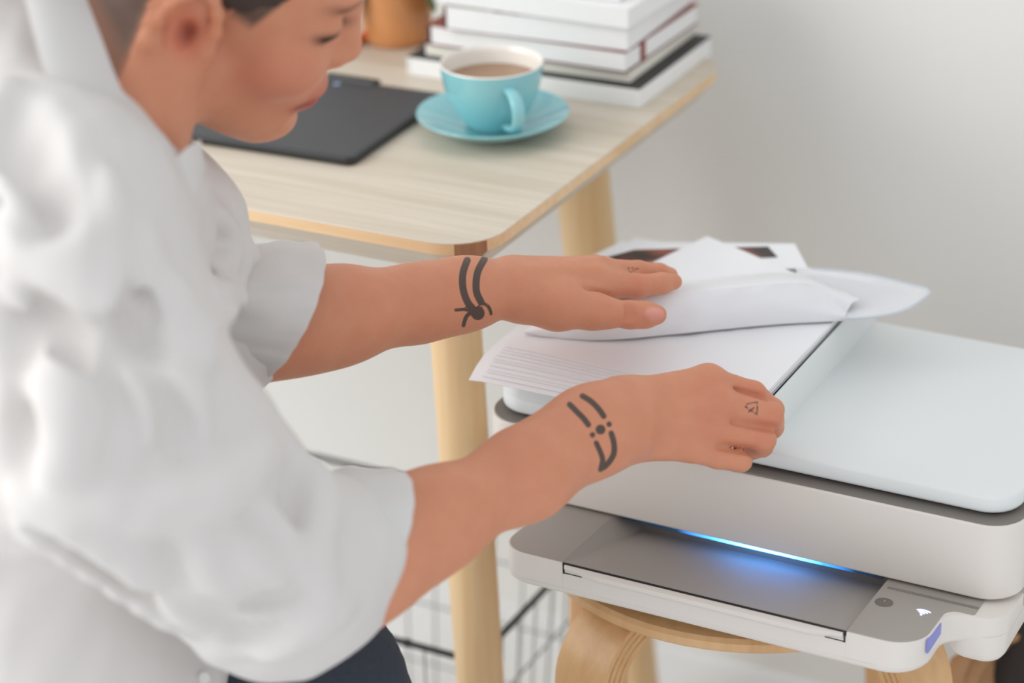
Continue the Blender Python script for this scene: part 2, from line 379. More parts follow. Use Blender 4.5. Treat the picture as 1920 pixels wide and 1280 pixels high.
# ------------------------------------------------------------------ paper stack on the document feeder
ZA = .1568; NS = 11
for k in range(NS):
    f_ = k/(NS-1); off = .028*(1-f_)+rng.uniform(-.0008, .0008)
    x0 = .012+.006*f_+rng.uniform(-.001, .001) if k else .002; x1 = x0+.2165+rng.uniform(-.0008, .0008); x1 = min(x1, .2335-.001*rng.random())
    y0 = .096-off; y1 = y0+.24; rot = rng.uniform(-.003, .003) if k else .004
    G = np.zeros((20, 20, 3))
    for i, u_ in enumerate(np.linspace(0, 1, 20)):
        for j, v_ in enumerate(np.linspace(0, 1, 20)):
            x = x0+(x1-x0)*u_; y = y0+(y1-y0)*v_; z = ZA+.0006+.0007*k
            dy = max(0, .103-y); dx = max(0, .016-x)
            z -= dy*dy*8.5*(1-.15*f_) + dx*dx*6.0*(1-.3*f_)
            z += .0012*math.sin(7*u_+.8)*math.exp(-((v_)/.35)**2)*f_
            G[i, j] = (x-rot*(y-y0), y+rot*(x-x0), z)
    V, F = grid(G, .00064); o = mesh('paper_sheet', V, F, m_paper, smooth=False)
    autosmooth(o, 50)
    tag(o, 'white paper sheet in the neat stack lying on the printer document feeder' if 0 < k < NS-1 else ('top white sheet of the paper stack on the printer' if k else 'bottom white sheet of the paper stack, its corner sticking out furthest left'), 'paper', 'sheets in the paper stack on the printer')
ZS = ZA+.0006+.0007*NS

# ------------------------------------------------------------------ loose papers held by the far hand
def sheet(name, G, th, m_, label, cat='paper', group=None, sm=60):
    V, F = grid(G, th); o = mesh(name, V, F, m_); autosmooth(o, sm); return tag(o, label, cat, group)
m_sleeve = mat('clear_sleeve', (240, 241, 244), .18, .01, 20, .25, 60, spec=.6)
nt = m_sleeve.node_tree; bsdf = nt.nodes['Principled BSDF']; bsdf.inputs['Alpha'].default_value = .62
m_photo = bpy.data.materials.new('photo_print'); m_photo.use_nodes = True; N = m_photo.node_tree.nodes; L = m_photo.node_tree.links; bs = N['Principled BSDF']
tc = N.new('ShaderNodeTexCoord'); mp = N.new('ShaderNodeMapping'); mp.inputs['Scale'].default_value = (14, 26, 14); no = N.new('ShaderNodeTexNoise'); no.inputs['Scale'].default_value = 1.3; no.inputs['Detail'].default_value = 2
L.new(tc.outputs['Object'], mp.inputs[0]); L.new(mp.outputs[0], no.inputs['Vector']); rp = N.new('ShaderNodeValToRGB'); E_ = rp.color_ramp.elements
E_[0].position = .42; E_[0].color = (*s2l((40, 32, 30)), 1); E_[1].position = .72; E_[1].color = (*s2l((214, 160, 130)), 1); q = E_.new(.5); q.color = (*s2l((110, 52, 42)), 1); q = E_.new(.6); q.color = (*s2l((150, 78, 62)), 1)
L.new(no.outputs['Fac'], rp.inputs[0]); L.new(rp.outputs[0], bs.inputs['Base Color']); bs.inputs['Roughness'].default_value = .35
def zq(pts, z): return [AZ(x, y, z+(d if len(t) else 0)) for (x, y, *t), d in [(p, (p[2] if len(p) > 2 else 0)) for p in pts]]
# page with a printed picture, lying furthest back
z1 = ZS+.006
c = zq([(1040, 512), (1166, 453), (1490, 457), (1515, 503)], z1); G = bil(c[0], c[3], c[2], c[1], 16, 8)
o = sheet('photo_page', G, .0005, m_paper, 'white page with a dark red printed picture under the loose papers', 'paper')
c = zq([(1082, 497), (1190, 468), (1440, 462), (1458, 482)], z1+.0005); V, F = grid(bil(c[0], c[3], c[2], c[1], 12, 6), .0003); mesh('printed_picture', V, F, m_photo, o)
# plain sheets over it
z2 = z1+.0035
c = zq([(1150, 528), (1325, 443), (1512, 520), (1330, 600)], z2); G = bil(c[0], c[1], c[2], c[3], 14, 14)
for i in range(14):
    for j in range(14): G[i, j, 2] += .002*math.sin(i*.5)*math.sin(j*.4)
sheet('paper_sheet', G, .0005, m_paper, 'plain white sheet turned cornerwise over the printed picture page')
c = zq([(1222, 548), (1332, 520), (1392, 534), (1320, 546)], z2+.006); G = bil(c[0], c[1], c[2], c[3], 12, 10)
sheet('paper_sheet', G, .0005, m_paper, 'white sheet whose pointed corner rises just beyond the far fingertips')
# clear sleeve: front flap standing up from the stack, folded over and lying back, right end curling out
N_ = 34
row0 = resample([AZ(x, y, ZS+.0015) for x, y in ((985, 624), (1060, 634), (1140, 636), (1250, 627), (1350, 617), (1460, 607), (1590, 600))], N_)
row1 = resample([AY(x, y, row0[min(N_-1, int((x-985)/605*N_))][1]+.006) for x, y in ((1005, 606), (1085, 582), (1170, 565), (1330, 545), (1495, 530), (1535, 548), (1588, 585))], N_)
row2 = resample([AZ(x, y, z2+.004) for x, y in ((1060, 560), (1130, 545), (1210, 535), (1330, 522), (1480, 512), (1560, 540), (1610, 560))], N_)
rows = []
for t in np.linspace(0, 1, 7): rows.append(row0*(1-t)+row1*t+np.array([0, -.006, .001])*math.sin(math.pi*t))
for t in np.linspace(0.05, 1, 8): rows.append(row1*(1-t)+row2*t+np.array([0, 0, .003])*math.sin(math.pi*min(t*1.2, 1)))
G = np.array(rows)
for i in range(len(G)):
    for j in range(N_): G[i, j] += np.array([0, -.0030, .0010])*(mnoise.noise(Vector((j*.32, i*.28, 3)))+.5*mnoise.noise(Vector((j*.8, i*.7, 9))))
m_rim = mat('sleeve_edge', (206, 212, 218), .25, .02, 30)
m_bundle = mat('bundle_white', (236, 236, 238), .32, .015, 25, .12, 50)
bun = empty('plastic_sleeve', row0.mean(0), 'bundle of white papers in clear plastic sleeve held up by the far hand', 'papers')
V, F = grid(G.transpose(1, 0, 2), .0012); autosmooth(mesh('folded_front', V, F, m_bundle, bun), 60)
z3 = z1+.002
right = [(1492, 508), (1545, 512), (1620, 520), (1690, 536), (1738, 548)]; rb = [(1500, 560), (1560, 598), (1620, 602), (1695, 588), (1744, 556)]
ra = resample(zq(right, z3), 16); rbm = resample([AZ(x, y, z3-.008+.010*(i/4)**2) for i, (x, y) in enumerate(rb)], 16)
G = np.array([ra*(1-t)+rbm*t for t in np.linspace(0, 1, 8)])
V, F = grid(G.transpose(1, 0, 2)+np.array([0, 0, .003]), .0004); autosmooth(mesh('clear_cover', V, F, m_sleeve, bun), 60)
rim_ = np.vstack([ra[2:], rbm[::-1][:13]])+np.array([0, 0, .003])
mesh('sleeve_rim', *tube(rim_, .0011, 8), m_rim, bun, True)
ra2 = resample(zq([(1494, 512), (1560, 518), (1640, 532), (1715, 550)], z3), 12); rb2 = resample([AZ(x, y, z3-.006) for x, y in ((1510, 556), (1570, 586), (1630, 582), (1712, 556))], 12)
G = np.array([ra2*(1-t)+rb2*t for t in np.linspace(0, 1, 6)]); V, F = grid(G.transpose(1, 0, 2), .0005); autosmooth(mesh('inner_sheet', V, F, m_paper, bun), 60)

# ------------------------------------------------------------------ cup, saucer
cc = np.array([-.117, .338, ZD])
sau = empty('saucer', cc, 'light blue glazed saucer under the coffee cup', 'saucer')
prof = [(0, .001), (.02, .001), (.024, .0), (.028, .0008), (.034, .003), (.05, .0085), (.064, .0165), (.0665, .0185), (.0662, .0195), (.0635, .0188), (.05, .0125), (.036, .0075), (.03, .0058), (.0275, .0054), (.0, .0054)]
V, F = lathe(prof, cc, 72); autosmooth(mesh('dish', V, F, m_cup, sau), 50)
cb = cc+np.array([0, 0, .0056]); cup = empty('coffee_cup', cb, 'light blue coffee cup with white inside, half full, on saucer', 'cup')
hh = .0585; 
outp = [(0, .002), (.019, .002), (.0205, 0), (.0225, .0005), (.027, .007), (.033, .016), (.039, .028), (.0425, .041), (.0442, .053), (.0446, hh-.0012)]
inn = [(.0446, hh-.0012), (.0440, hh), (.0428, hh-.0006), (.0425, .053), (.0405, .040), (.037, .029), (.031, .018), (.025, .010), (.012, .006), (0, .0055)]
V, F = lathe(outp, cb, 64, False); autosmooth(mesh('bowl', V, F, m_cup, cup), 60)
V, F = lathe(inn, cb, 64, False); autosmooth(mesh('inner_glaze', V, F, m_cupw, cup), 60)
V, F = lathe([(0, .0425), (.0408, .0425), (.0408, .0432), (.03, .0428), (0, .0428)], cb, 64); autosmooth(mesh('coffee', V, F, m_coffee, cup), 60)
hd = .90*np.array([.476, -.88])+.34*np.array([.886, .46]); hd /= np.linalg.norm(hd); hp = np.array([-hd[1], hd[0]])
path = []
for q in np.linspace(-.5, .5, 15):
    a = q*math.pi; path.append((.036+.0265*math.cos(a)**.8 if abs(q) < .5 else .036, .030+.0165*math.sin(a)))
path = [(r_, z-.002*(z < .03)) for r_, z in path][::-1]
P = np.array(path); T = np.gradient(P, axis=0); T /= np.linalg.norm(T, axis=1)[:, None]; Nn = np.stack([-T[:, 1], T[:, 0]], 1); V = []; F = []
K = 12
for i in range(len(P)):
    for k in range(K):
        a = 2*math.pi*k/K; q = P[i]+Nn[i]*.0028*math.cos(a); s = .0058*math.sin(a); xy = hd*q[0]+hp*s
        V.append((cb[0]+xy[0], cb[1]+xy[1], cb[2]+q[1]))
for i in range(len(P)-1):
    for k in range(K): k2 = (k+1) % K; F.append((i*K+k, i*K+k2, (i+1)*K+k2, (i+1)*K+k))
F += [tuple(range(K))[::-1], tuple((len(P)-1)*K+k for k in range(K))]
mesh('handle', V, F, m_cup, cup, True)

# ------------------------------------------------------------------ drawing tablet
tab = empty('drawing_tablet', (-.31, .296, ZD), 'slim black drawing tablet lying on the desk beside the cup', 'tablet')
def rotp(P, c, a): ca, sa = math.cos(a), math.sin(a); return np.array([(c[0]+(x-c[0])*ca-(y-c[1])*sa, c[1]+(x-c[0])*sa+(y-c[1])*ca) for x, y in P])
tcen = (-.31, .296); P = rotp(rpoly(rect(-.43, .209, -.188, .386), .008, 6), tcen, math.radians(2.2))
V, F = slab(P, ZD+.0004, ZD+.0076, .0012, .002, 3); autosmooth(mesh('body', V, F, m_tabedge, tab))
V, F = slab(inset(P, .0035), ZD+.0076, ZD+.0079, .0001, 0, 1); autosmooth(mesh('drawing_surface', V, F, m_tab, tab))
V, F = boxm(-.318, .381, ZD+.003, -.262, .394, ZD+.0105, .002); mesh('pen_loop', V, F, m_tabedge, tab)
m_led = mat('tablet_led', (150, 170, 200), .3, .02)
V, F = slab(disc((-.296, .372), .0032, .0032, 14), ZD+.0079, ZD+.0085, .0002, 0, 1); mesh('indicator', V, F, m_led, tab)

# ------------------------------------------------------------------ books
bk = {'white': (236, 236, 234), 'cream': (232, 228, 216), 'page': (238, 237, 236), 'black': (58, 55, 54), 'red': (142, 72, 58), 'maroon': (104, 58, 56), 'brown': (120, 82, 66), 'grey': (210, 212, 212)}
bm_ = {k: mat('book_'+k, v, .6, .03, 60) for k, v in bk.items()}
m_floral = bpy.data.materials.new('book_floral'); m_floral.use_nodes = True; N = m_floral.node_tree.nodes; L = m_floral.node_tree.links; bs = N['Principled BSDF']
tc = N.new('ShaderNodeTexCoord'); no = N.new('ShaderNodeTexNoise'); no.inputs['Scale'].default_value = 22; no.inputs['Detail'].default_value = 3; L.new(tc.outputs['Object'], no.inputs['Vector'])
rp = N.new('ShaderNodeValToRGB'); E_ = rp.color_ramp.elements; E_[0].position = .3; E_[0].color = (*s2l((120, 52, 66)), 1); E_[1].position = .62; E_[1].color = (*s2l((222, 218, 190)), 1)
for pos, c in ((.42, (236, 232, 228)), (.52, (236, 222, 222)), (.36, (206, 150, 160))): q = E_.new(pos); q.color = (*s2l(c), 1)
L.new(no.outputs['Fac'], rp.inputs[0]); L.new(rp.outputs[0], bs.inputs['Base Color']); bs.inputs['Roughness'].default_value = .5
def book(x0, x1, y0, y1, z0, z1, top, bot, page, label, rot=0, ct=.0016, ov=.0015, extra=None):
    c = ((x0+x1)/2, (y0+y1)/2); b = empty('book', (c[0], c[1], z0), label, 'book', 'books stacked on the desk')
    P = rotp(rpoly(rect(x0, y0, x1, y1), .0015, 3), c, rot); Pi = rotp(rpoly(rect(x0+ov+.003, y0+ov, x1-ov, y1-ov), .001, 2), c, rot)
    Ps = rotp(rpoly(rect(x0, y0, x0+.003, y1), .001, 2), c, rot)
    V, F = slab(P, z0, z0+ct, .0004, .0004, 1); autosmooth(mesh('back_cover', V, F, bot, b))
    V, F = slab(Pi, z0+ct, z1-ct); autosmooth(mesh('page_block', V, F, page, b))
    V, F = slab(P, z1-ct, z1, .0004, .0004, 1); autosmooth(mesh('front_cover', V, F, top, b))
    V, F = slab(Ps, z0+ct, z1-ct); autosmooth(mesh('spine', V, F, bot, b))
    if extra: extra(b, P, z0, z1)
    return b
m_black = bm_['black']; R = math.radians
book(-.262, -.0255, .440, .604, ZD+.0003, ZD+.0185, m_black, bm_['white'], bm_['white'], 'lowest book of the stack, white sides with a black top', R(.5), .0008, .0002)
book(-.250, -.040, .449, .602, ZD+.0188, ZD+.0305, bm_['maroon'], m_black, bm_['cream'], 'thin cream paged book second from the bottom of the stack', R(1.0), .0008, .0002)
def strap(b, P, z0, z1):
    V, F = boxm(-.0395, .4745, z0-.0003, -.0378, .482, z1+.0004, .0002); mesh('elastic_strap', V, F, bm_['red'], b)
book(-.241, -.038, .443, .60, ZD+.0308, ZD+.0505, bm_['red'], bm_['maroon'], bm_['page'], 'notebook with red brown cover and elastic strap, third from the bottom', R(-.6), .0014, .0012, strap)
book(-.222, -.040, .440, .59, ZD+.0508, ZD+.0725, m_floral, bm_['maroon'], bm_['page'], 'thick white book with floral cover in the middle of the stack', R(2.), .0008, .0002)
book(-.228, -.031, .436, .585, ZD+.0742, ZD+.0925, bm_['white'], bm_['grey'], bm_['white'], 'white book lying slightly skewed near the top of the stack', R(-1.), .001, .0003)
book(-.225, -.05, .446, .58, ZD+.0928, ZD+.108, bm_['brown'], bm_['grey'], bm_['page'], 'thin brown covered book, second from the top of the stack', R(2.), .001, .0003)
book(-.222, -.065, .450, .575, ZD+.1083, ZD+.124, bm_['white'], bm_['white'], bm_['page'], 'topmost book of the stack, mostly above the picture edge', R(-2.), .001, .0003)

# ------------------------------------------------------------------ plant pot, marker
pc = np.array([-.322, .526, ZD]); pot = empty('plant_pot', pc, 'glossy tan orange plant pot standing behind the tablet', 'pot')
m_pot = mat('pot_glaze', (216, 148, 92), .25, .08, 50, 0, coat=.3)
prof = [(0, 0), (.027, 0), (.031, .004), (.034, .02), (.0385, .05), (.043, .085), (.044, .092), (.041, .092), (.036, .08), (.03, .075), (0, .075)]
V, F = lathe(prof, pc, 56); autosmooth(mesh('pot', V, F, m_pot, pot), 50)
for k in range(7): V, F = lathe([(.0322+.0042*k*.5, 0), (.0331+.0042*k*.5, .0012), (.0322+.0042*k*.5, .0024)], pc+np.array([0, 0, .009+.011*k*.9]), 56)
m_leaf = mat('leaf_green', (92, 108, 62), .45, .2, 60)
def leaf(a, L_, w_, up, droop, m_, name='leaf', base=None):
    b0 = pc+np.array([0, 0, .075]) if base is None else base; G = []
    for i in range(9):
        t = i/8; r_ = L_*t; z = up*t-droop*t*t; ww = w_*math.sin(math.pi*min(1, t*.94+.05))**.8
        G.append([b0+np.array([r_*math.cos(a)-s*ww*math.sin(a), r_*math.sin(a)+s*ww*math.cos(a), z+.25*ww*abs(s)]) for s in (-1, -.5, 0, .5, 1)])
    V, F = grid(np.array(G), .0008); autosmooth(mesh(name, V, F, m_, pot), 70)
for k in range(9): leaf(k*.7+.2, (.085 if math.cos(k*.7+.2) < .3 else .03)+.02*(k % 3), .016, .07+.02*(k % 2), .04+.03*(k % 3), m_leaf)
leaf(R(215), .085, .016, .03, .095, m_leaf); leaf(R(245), .06, .014, .04, .1, m_leaf)
m_or = mat('marker_orange', (226, 104, 58), .4, .05)
p0 = AZ(640, 86, ZD+.005); p1 = AZ(712, 56, ZD+.005); d_ = (p1-p0)
mk = empty('marker_pen', p0-np.array([0, 0, .005]), 'orange marker pen lying beside the plant pot', 'pen')
V, F = tube([p0, p0+d_*.3, p0+d_*.31, p0+d_], [.0045, .0045, .0048, .0048], 14); autosmooth(mesh('barrel', V, F, m_or, mk), 40)
V, F = tube([p0-d_*.06, p0], [.002, .003], 10); autosmooth(mesh('tip', V, F, bm_['white'], mk), 40)

# ------------------------------------------------------------------ wire basket under the desk
m_wire2 = mat('wire_grey', (150, 158, 160), .45, .05)
bx0, bx1, by0, by1, bz0, bz1 = -.42, -.068, .186, .455, -H+.004, -.2
bas = empty('wire_basket', ((bx0+bx1)/2, (by0+by1)/2, -H), 'black wire mesh basket standing on the floor under the desk', 'basket')
tp = .02
def ring(z, ins): return [np.array((bx0+ins, by0+ins, z)), np.array((bx1-ins, by0+ins, z)), np.array((bx1-ins, by1-ins, z)), np.array((bx0+ins, by1-ins, z))]
def hoop(z, ins, r_):
    P = rpoly([(p[0], p[1]) for p in ring(z, ins)], .02, 5); P = np.vstack([P, P[:1]]); return tube([(x, y, z) for x, y in P], r_, 8)
mesh('rim', *hoop(bz1, 0, .0032), m_wire, bas, True)
for k in range(1, 5): z = bz1+(bz0-bz1)*k/4.; mesh('hoop', *hoop(z, tp*k/4, .0013), m_wire2, bas, True)
def wires(a, b, n):
    out = []
    for i in range(n):
        t = (i+.5)/n; p = ring(bz1, 0); q = ring(bz0, tp); out.append((p[a]*(1-t)+p[b]*t, q[a]*(1-t)+q[b]*t))
    return out
for a, b, n in ((0, 1, 10), (1, 2, 8), (2, 3, 10), (3, 0, 8)):
    for p, q in wires(a, b, n): mesh('wire', *tube([p, q], .0011, 6), m_wire2, bas, True)
for i in range(8):
    t = (i+.5)/8; q = ring(bz0, tp); mesh('wire', *tube([q[0]*(1-t)+q[1]*t, q[3]*(1-t)+q[2]*t], .0011, 6), m_wire2, bas, True)
# cable ties / knots along the rim
for t in (.12, .45, .8): 
    p = ring(bz1, 0); c = p[0]*(1-t)+p[1]*t; mesh('wire_joint', *tube([c-np.array([.003, 0, 0]), c+np.array([.003, 0, 0])], .0042, 8), m_wire, bas, True)

# ------------------------------------------------------------------ dark bag with tan straps at the right
m_bag = mat('bag_charcoal', (58, 54, 54), .9, .12, 90, .5, 500); m_strap = mat('strap_tan', (178, 134, 92), .6, .12, 60, .2, 200)
bagc = np.array([.45, .42, -H]); bag = empty('fabric_bag', bagc, 'dark grey fabric bag with tan straps on the floor right of the stool', 'bag')
Vb = []; Fb = []; nu, nv = 32, 18
for j in range(nv):
    t = j/(nv-1); z = .37*math.sin(t*math.pi/2)**1.0; rr = (1-.55*t**3)*(1 if j else .9) if j < nv-1 else .12
    for i in range(nu):
        a = 2*math.pi*i/nu; ca, sa = math.cos(a), math.sin(a); sx = abs(ca)**.7*(1 if ca > 0 else -1); sy = abs(sa)**.7*(1 if sa > 0 else -1)
        w_ = 1+.05*mnoise.noise(Vector((ca*2, sa*2, t*5)))
        Vb.append((bagc[0]+.125*sx*rr*w_, bagc[1]+.11*sy*rr*w_, bagc[2]+z))
for j in range(nv-1):
    for i in range(nu): i2 = (i+1) % nu; Fb.append((j*nu+i, j*nu+i2, (j+1)*nu+i2, (j+1)*nu+i))
Fb += [tuple(range(nu))[::-1], tuple((nv-1)*nu+i for i in range(nu))]
mesh('bag_body', Vb, Fb, m_bag, bag, True)
for k, (x0, y0, x1, y1) in enumerate(((1842, 1215, 1790, 1262), (1862, 1218, 1812, 1300), (1858, 1222, 1846, 1310))):
    a_ = A(x0, y0, 2.02+.01*k); b_ = A(x1, y1, 2.02+.01*k); c_ = b_+np.array([0, 0, -.12])
    R_ = resample([a_+np.array([.03, .02, .01]), a_, (a_+b_)/2+np.array([-.004, 0, .003]), b_, c_], 14)
    G = np.stack([R_+CR*.008, R_+CR*.004-CW*.002, R_-CR*.004-CW*.002, R_-CR*.008], 1); V, F = grid(G, .003); autosmooth(mesh('strap', V, F, m_strap, bag), 60)

# ================================================================== the person
# implicit surfaces: a list of (operation, blend, primitive, arguments); meshed with surface nets on a sparse grid
def rc(P, a, b, ra, rb):
    ab = b-a; h = np.clip((P-a)@ab/(ab@ab), 0, 1); return np.linalg.norm(P-a-h[:, None]*ab, axis=1)-(ra+(rb-ra)*h)
def el(P, c, B, r):
    q = (P-c)@B; k0 = np.sqrt(((q/r)**2).sum(1))+1e-9; k1 = np.sqrt(((q/(r*r))**2).sum(1))+1e-9; return k0*(k0-1)/k1
PRIM = {'rc': rc, 'el': el}
def smin(a, b, k): h = np.maximum(k-np.abs(a-b), 0)/k; return np.minimum(a, b)-h*h*k/4
def evaluate(prims, P):
    d = np.full(len(P), 1e3)
    for op, k, fn, args in prims:
        q = PRIM[fn](P, *args)
        d = smin(d, q, k) if op == '+' else -smin(-d, q, k)
    return d
def polygonize(prims, h, lo, hi, disp=None, B=14):
    lo = np.asarray(lo, float); hi = np.asarray(hi, float); nb = np.ceil((hi-lo)/(h*B)).astype(int)
    I = np.stack(np.meshgrid(*[np.arange(n) for n in nb], indexing='ij'), -1).reshape(-1, 3)
    cen = lo+(I+.5)*h*B; rad = h*B*.5*math.sqrt(3)+h*2
    D = np.stack([PRIM[fn](cen, *args) for _, _, fn, args in prims], 1)
    tot = np.full(len(cen), 1e3)
    for j, (op, k, _, _) in enumerate(prims): tot = smin(tot, D[:, j], k) if op == '+' else -smin(-tot, D[:, j], k)
    act = np.where(np.abs(tot) < rad*1.7+.004)[0]
    keys = []; pos = []; quads = []; NG = nb*B+4
    loc = np.stack(np.meshgrid(*[np.arange(-1, B+1)]*3, indexing='ij'), -1).reshape(-1, 3); S = B+2
    dmin = np.min(np.where([[p[0] == '+' for p in prims]], D, 9), axis=1)
    for bi in act:
        use = [p for j, p in enumerate(prims) if (D[bi, j] < dmin[bi]+2.4*rad+p[1] if p[0] == '+' else D[bi, j] < 2*rad+p[1])]
        g0 = I[bi]*B; P = lo+(loc+g0)*h; v = evaluate(use, P)
        if disp is not None: v = v+disp(P, v)
        v = v.reshape(S, S, S)
        if v.min() > 0 or v.max() < 0: continue
        s = v < 0; C = S-1; acc = np.zeros((C, C, C, 3)); cnt = np.zeros((C, C, C))
        for ax in range(3):
            for o1 in (0, 1):
                for o2 in (0, 1):
                    o = [0, 0, 0]; oth = [q for q in range(3) if q != ax]; o[oth[0]] = o1; o[oth[1]] = o2
                    sl = tuple(slice(o[q], o[q]+C) for q in range(3)); o[ax] = 1; sl2 = tuple(slice(o[q], o[q]+C) for q in range(3)); o[ax] = 0
                    a, b = v[sl], v[sl2]; m_ = (a < 0) != (b < 0); t = np.where(m_, a/(a-b+1e-20), 0)
                    for q in range(3): acc[..., q] += np.where(m_, (t if q == ax else o[q]), 0)
                    cnt += m_
        cm = cnt > 0; cid = np.argwhere(cm)
        if len(cid) == 0: continue
        pp = acc[cm]/cnt[cm][:, None]; g = cid-1+g0+1
        keys.append(g[:, 0]*NG[1]*NG[2]+g[:, 1]*NG[2]+g[:, 2]); pos.append(lo+(cid-1+g0+pp)*h)
        for ax in range(3):
            o = [1, 1, 1]; a = s[1:C, 1:C, 1:C]; o2 = [slice(1, C)]*3; o2[ax] = slice(2, C+1); b = s[tuple(o2)]
            e = np.argwhere(a != b)
            if len(e) == 0: continue
            sg = a[a != b]; gg = e+g0+1; u_, w_ = [q for q in range(3) if q != ax]
            def kk(du, dw): t = gg.copy(); t[:, u_] += du; t[:, w_] += dw; return t[:, 0]*NG[1]*NG[2]+t[:, 1]*NG[2]+t[:, 2]
            q4 = np.stack([kk(-1, -1), kk(0, -1), kk(0, 0), kk(-1, 0)], 1)
            flip = sg if ax != 1 else ~sg
            q4[~flip] = q4[~flip][:, ::-1]; quads.append(q4)
    keys = np.concatenate(keys); pos = np.concatenate(pos); quads = np.concatenate(quads)
    uk, idx = np.unique(keys, return_index=True); V = pos[idx]; Q = np.searchsorted(uk, quads); ok = (uk[np.clip(Q, 0, len(uk)-1)] == quads).all(1)
    return V, Q[ok]
def fastmesh(name, V, Q, m_, parent=None, base=None, attrs=None):
    org = np.array(parent['_o']) if parent is not None else np.array(base)
    me = bpy.data.meshes.new(name); me.vertices.add(len(V)); me.vertices.foreach_set('co', (V-org).astype(np.float32).ravel())
    me.loops.add(Q.size); me.loops.foreach_set('vertex_index', Q.astype(np.int32).ravel()); me.polygons.add(len(Q))
    me.polygons.foreach_set('loop_start', np.arange(0, Q.size, 4, dtype=np.int32)); me.update(calc_edges=True); me.validate(); me.shade_smooth()
    for nm, data in (attrs or {}).items():
        if data.ndim == 1: a = me.attributes.new(nm, 'FLOAT', 'POINT'); a.data.foreach_set('value', data.astype(np.float32))
        else: a = me.attributes.new(nm, 'FLOAT_COLOR', 'POINT'); a.data.foreach_set('color', np.c_[data, np.ones(len(data))].astype(np.float32).ravel())
    me.materials.append(m_); o = bpy.data.objects.new(name, me); COL.objects.link(o)
    if parent is not None: o.parent = parent
    else: o.location = (org[0], org[1], org[2]+H); o['_o'] = [float(v) for v in org]
    return o
def chain(lst, pts, k=.006, k0=None):
    """pts: (px, py, depth, radius) or (xyz, radius)"""
    Q = [(A(*p[:3]), p[3]) if len(p) == 4 else (np.asarray(p[0]), p[1]) for p in pts]
    for i in range(len(Q)-1): lst.append(('+', (k0 if (k0 and i == 0) else k), 'rc', (Q[i][0], Q[i+1][0], Q[i][1], Q[i+1][1])))
    return Q
I3 = np.eye(3)
body = []
# ---- head (local axes: forward, up, towards the camera side)
HB = np.array([[0.7613, 0.5135, 0.396], [0.4659, -0.0084, -0.8848], [-0.451, 0.8581, -0.2457]]); HC = np.array([-0.0621, -0.1337, 0.5141]); HS = .945
def hp_(x, y, z): return HC+HS*HB@np.array([x, y, z])
def hel(op, k, c, r): body.append((op, k, 'el', (hp_(*c), HB, HS*np.array(r))))
def hrc(op, k, a, b, ra, rb): body.append((op, k, 'rc', (hp_(*a), hp_(*b), HS*ra, HS*rb)))
hel('+', .01, (-.012, .055, 0), (.099, .083, .074))
hel('+', .03, (.04, -.005, 0), (.055, .085, .058))
for s in (1, -1):
    hrc('+', .025, (.0, -.045, .045*s), (.064, -.086, .014*s), .019, .017)
    hel('+', .02, (.062, -.016, .038*s), (.026, .024, .022))
hel('+', .02, (.03, -.05, 0), (.05, .045, .044))
hel('+', .014, (.077, -.085, 0), (.0165, .0165, .018))
hel('+', .022, (.036, -.068, 0), (.045, .031, .036))
hel('+', .015, (.081, .045, 0), (.014, .013, .042))
hel('+', .018, (.074, -.046, 0), (.020, .025, .03))
for s in (1, -1):
    hel('-', .016, (.099, .020, .034*s), (.017, .013, .016)); hel('+', .006, (.0745, .021, .033*s), (.0145, .0125, .0145))
hrc('+', .01, (.086, .034, 0), (.1025, -.010, 0), .0075, .0105)
for s in (1, -1): hel('+', .008, (.094, -.015, .0105*s), (.010, .0085, .0075))
hel('-', .010, (.105, -.072, 0), (.0155, .0065, .034))
hel('+', .006, (.0925, -.0465, 0), (.0105, .0062, .021)); hel('+', .005, (.0905, -.0575, 0), (.0105, .007, .018))
hel('-', .003, (.104, -.0515, 0), (.012, .0012, .022))
# ears
for s in (1, -1):
    e0 = np.array([-.012, .002, .072*s])
    ring_ = []
    for q in np.linspace(-.35, 1.25, 12):
        a = math.pi*(q)+math.pi*.12; x = .0195*math.cos(a); y = .034*math.sin(a)
        ring_.append(e0+np.array([x+.0015, y+.0, s*(.005+.012*max(0, -x/.0195+.2))]))
    ring_.append(np.array([-.008, -.040, .0765*s])); ring_.append(np.array([.003, -.035, .069*s]))
    hel('+', .008, e0+np.array([-.002, 0, .003*s]), (.0165, .031, .0065))
    for a_, b_ in zip(ring_, ring_[1:]): hrc('+', .003, a_, b_, .0044, .0044)
    hrc('+', .006, (-.008, -.03, .0765*s), (-.004, -.042, .0755*s), .0085, .0062)
    hel('-', .004, e0+np.array([.003, -.003, .0125*s]), (.0105, .0150, .0105))
    hel('-', .003, e0+np.array([-.008, .012, .0165*s]), (.0065, .0125, .0065))
    hel('+', .005, e0+np.array([.0165, -.004, .004*s]), (.0045, .0075, .004))
# ---- neck, trunk
NB = A(212, 240, 1.50)
body.append(('+', .03, 'rc', (hp_(-.028, -.03, 0), NB, .049, .044)))
TR = [(NB, .042), (A(120, 480, 1.50), .055), (A(60, 800, 1.54), .075), (A(80, 1200, 1.59), .09), (A(80, 1480, 1.60), .09)]
for (a_, ra), (b_, rb_) in zip(TR, TR[1:]): body.append(('+', .02, 'rc', (a_, b_, ra, rb_)))
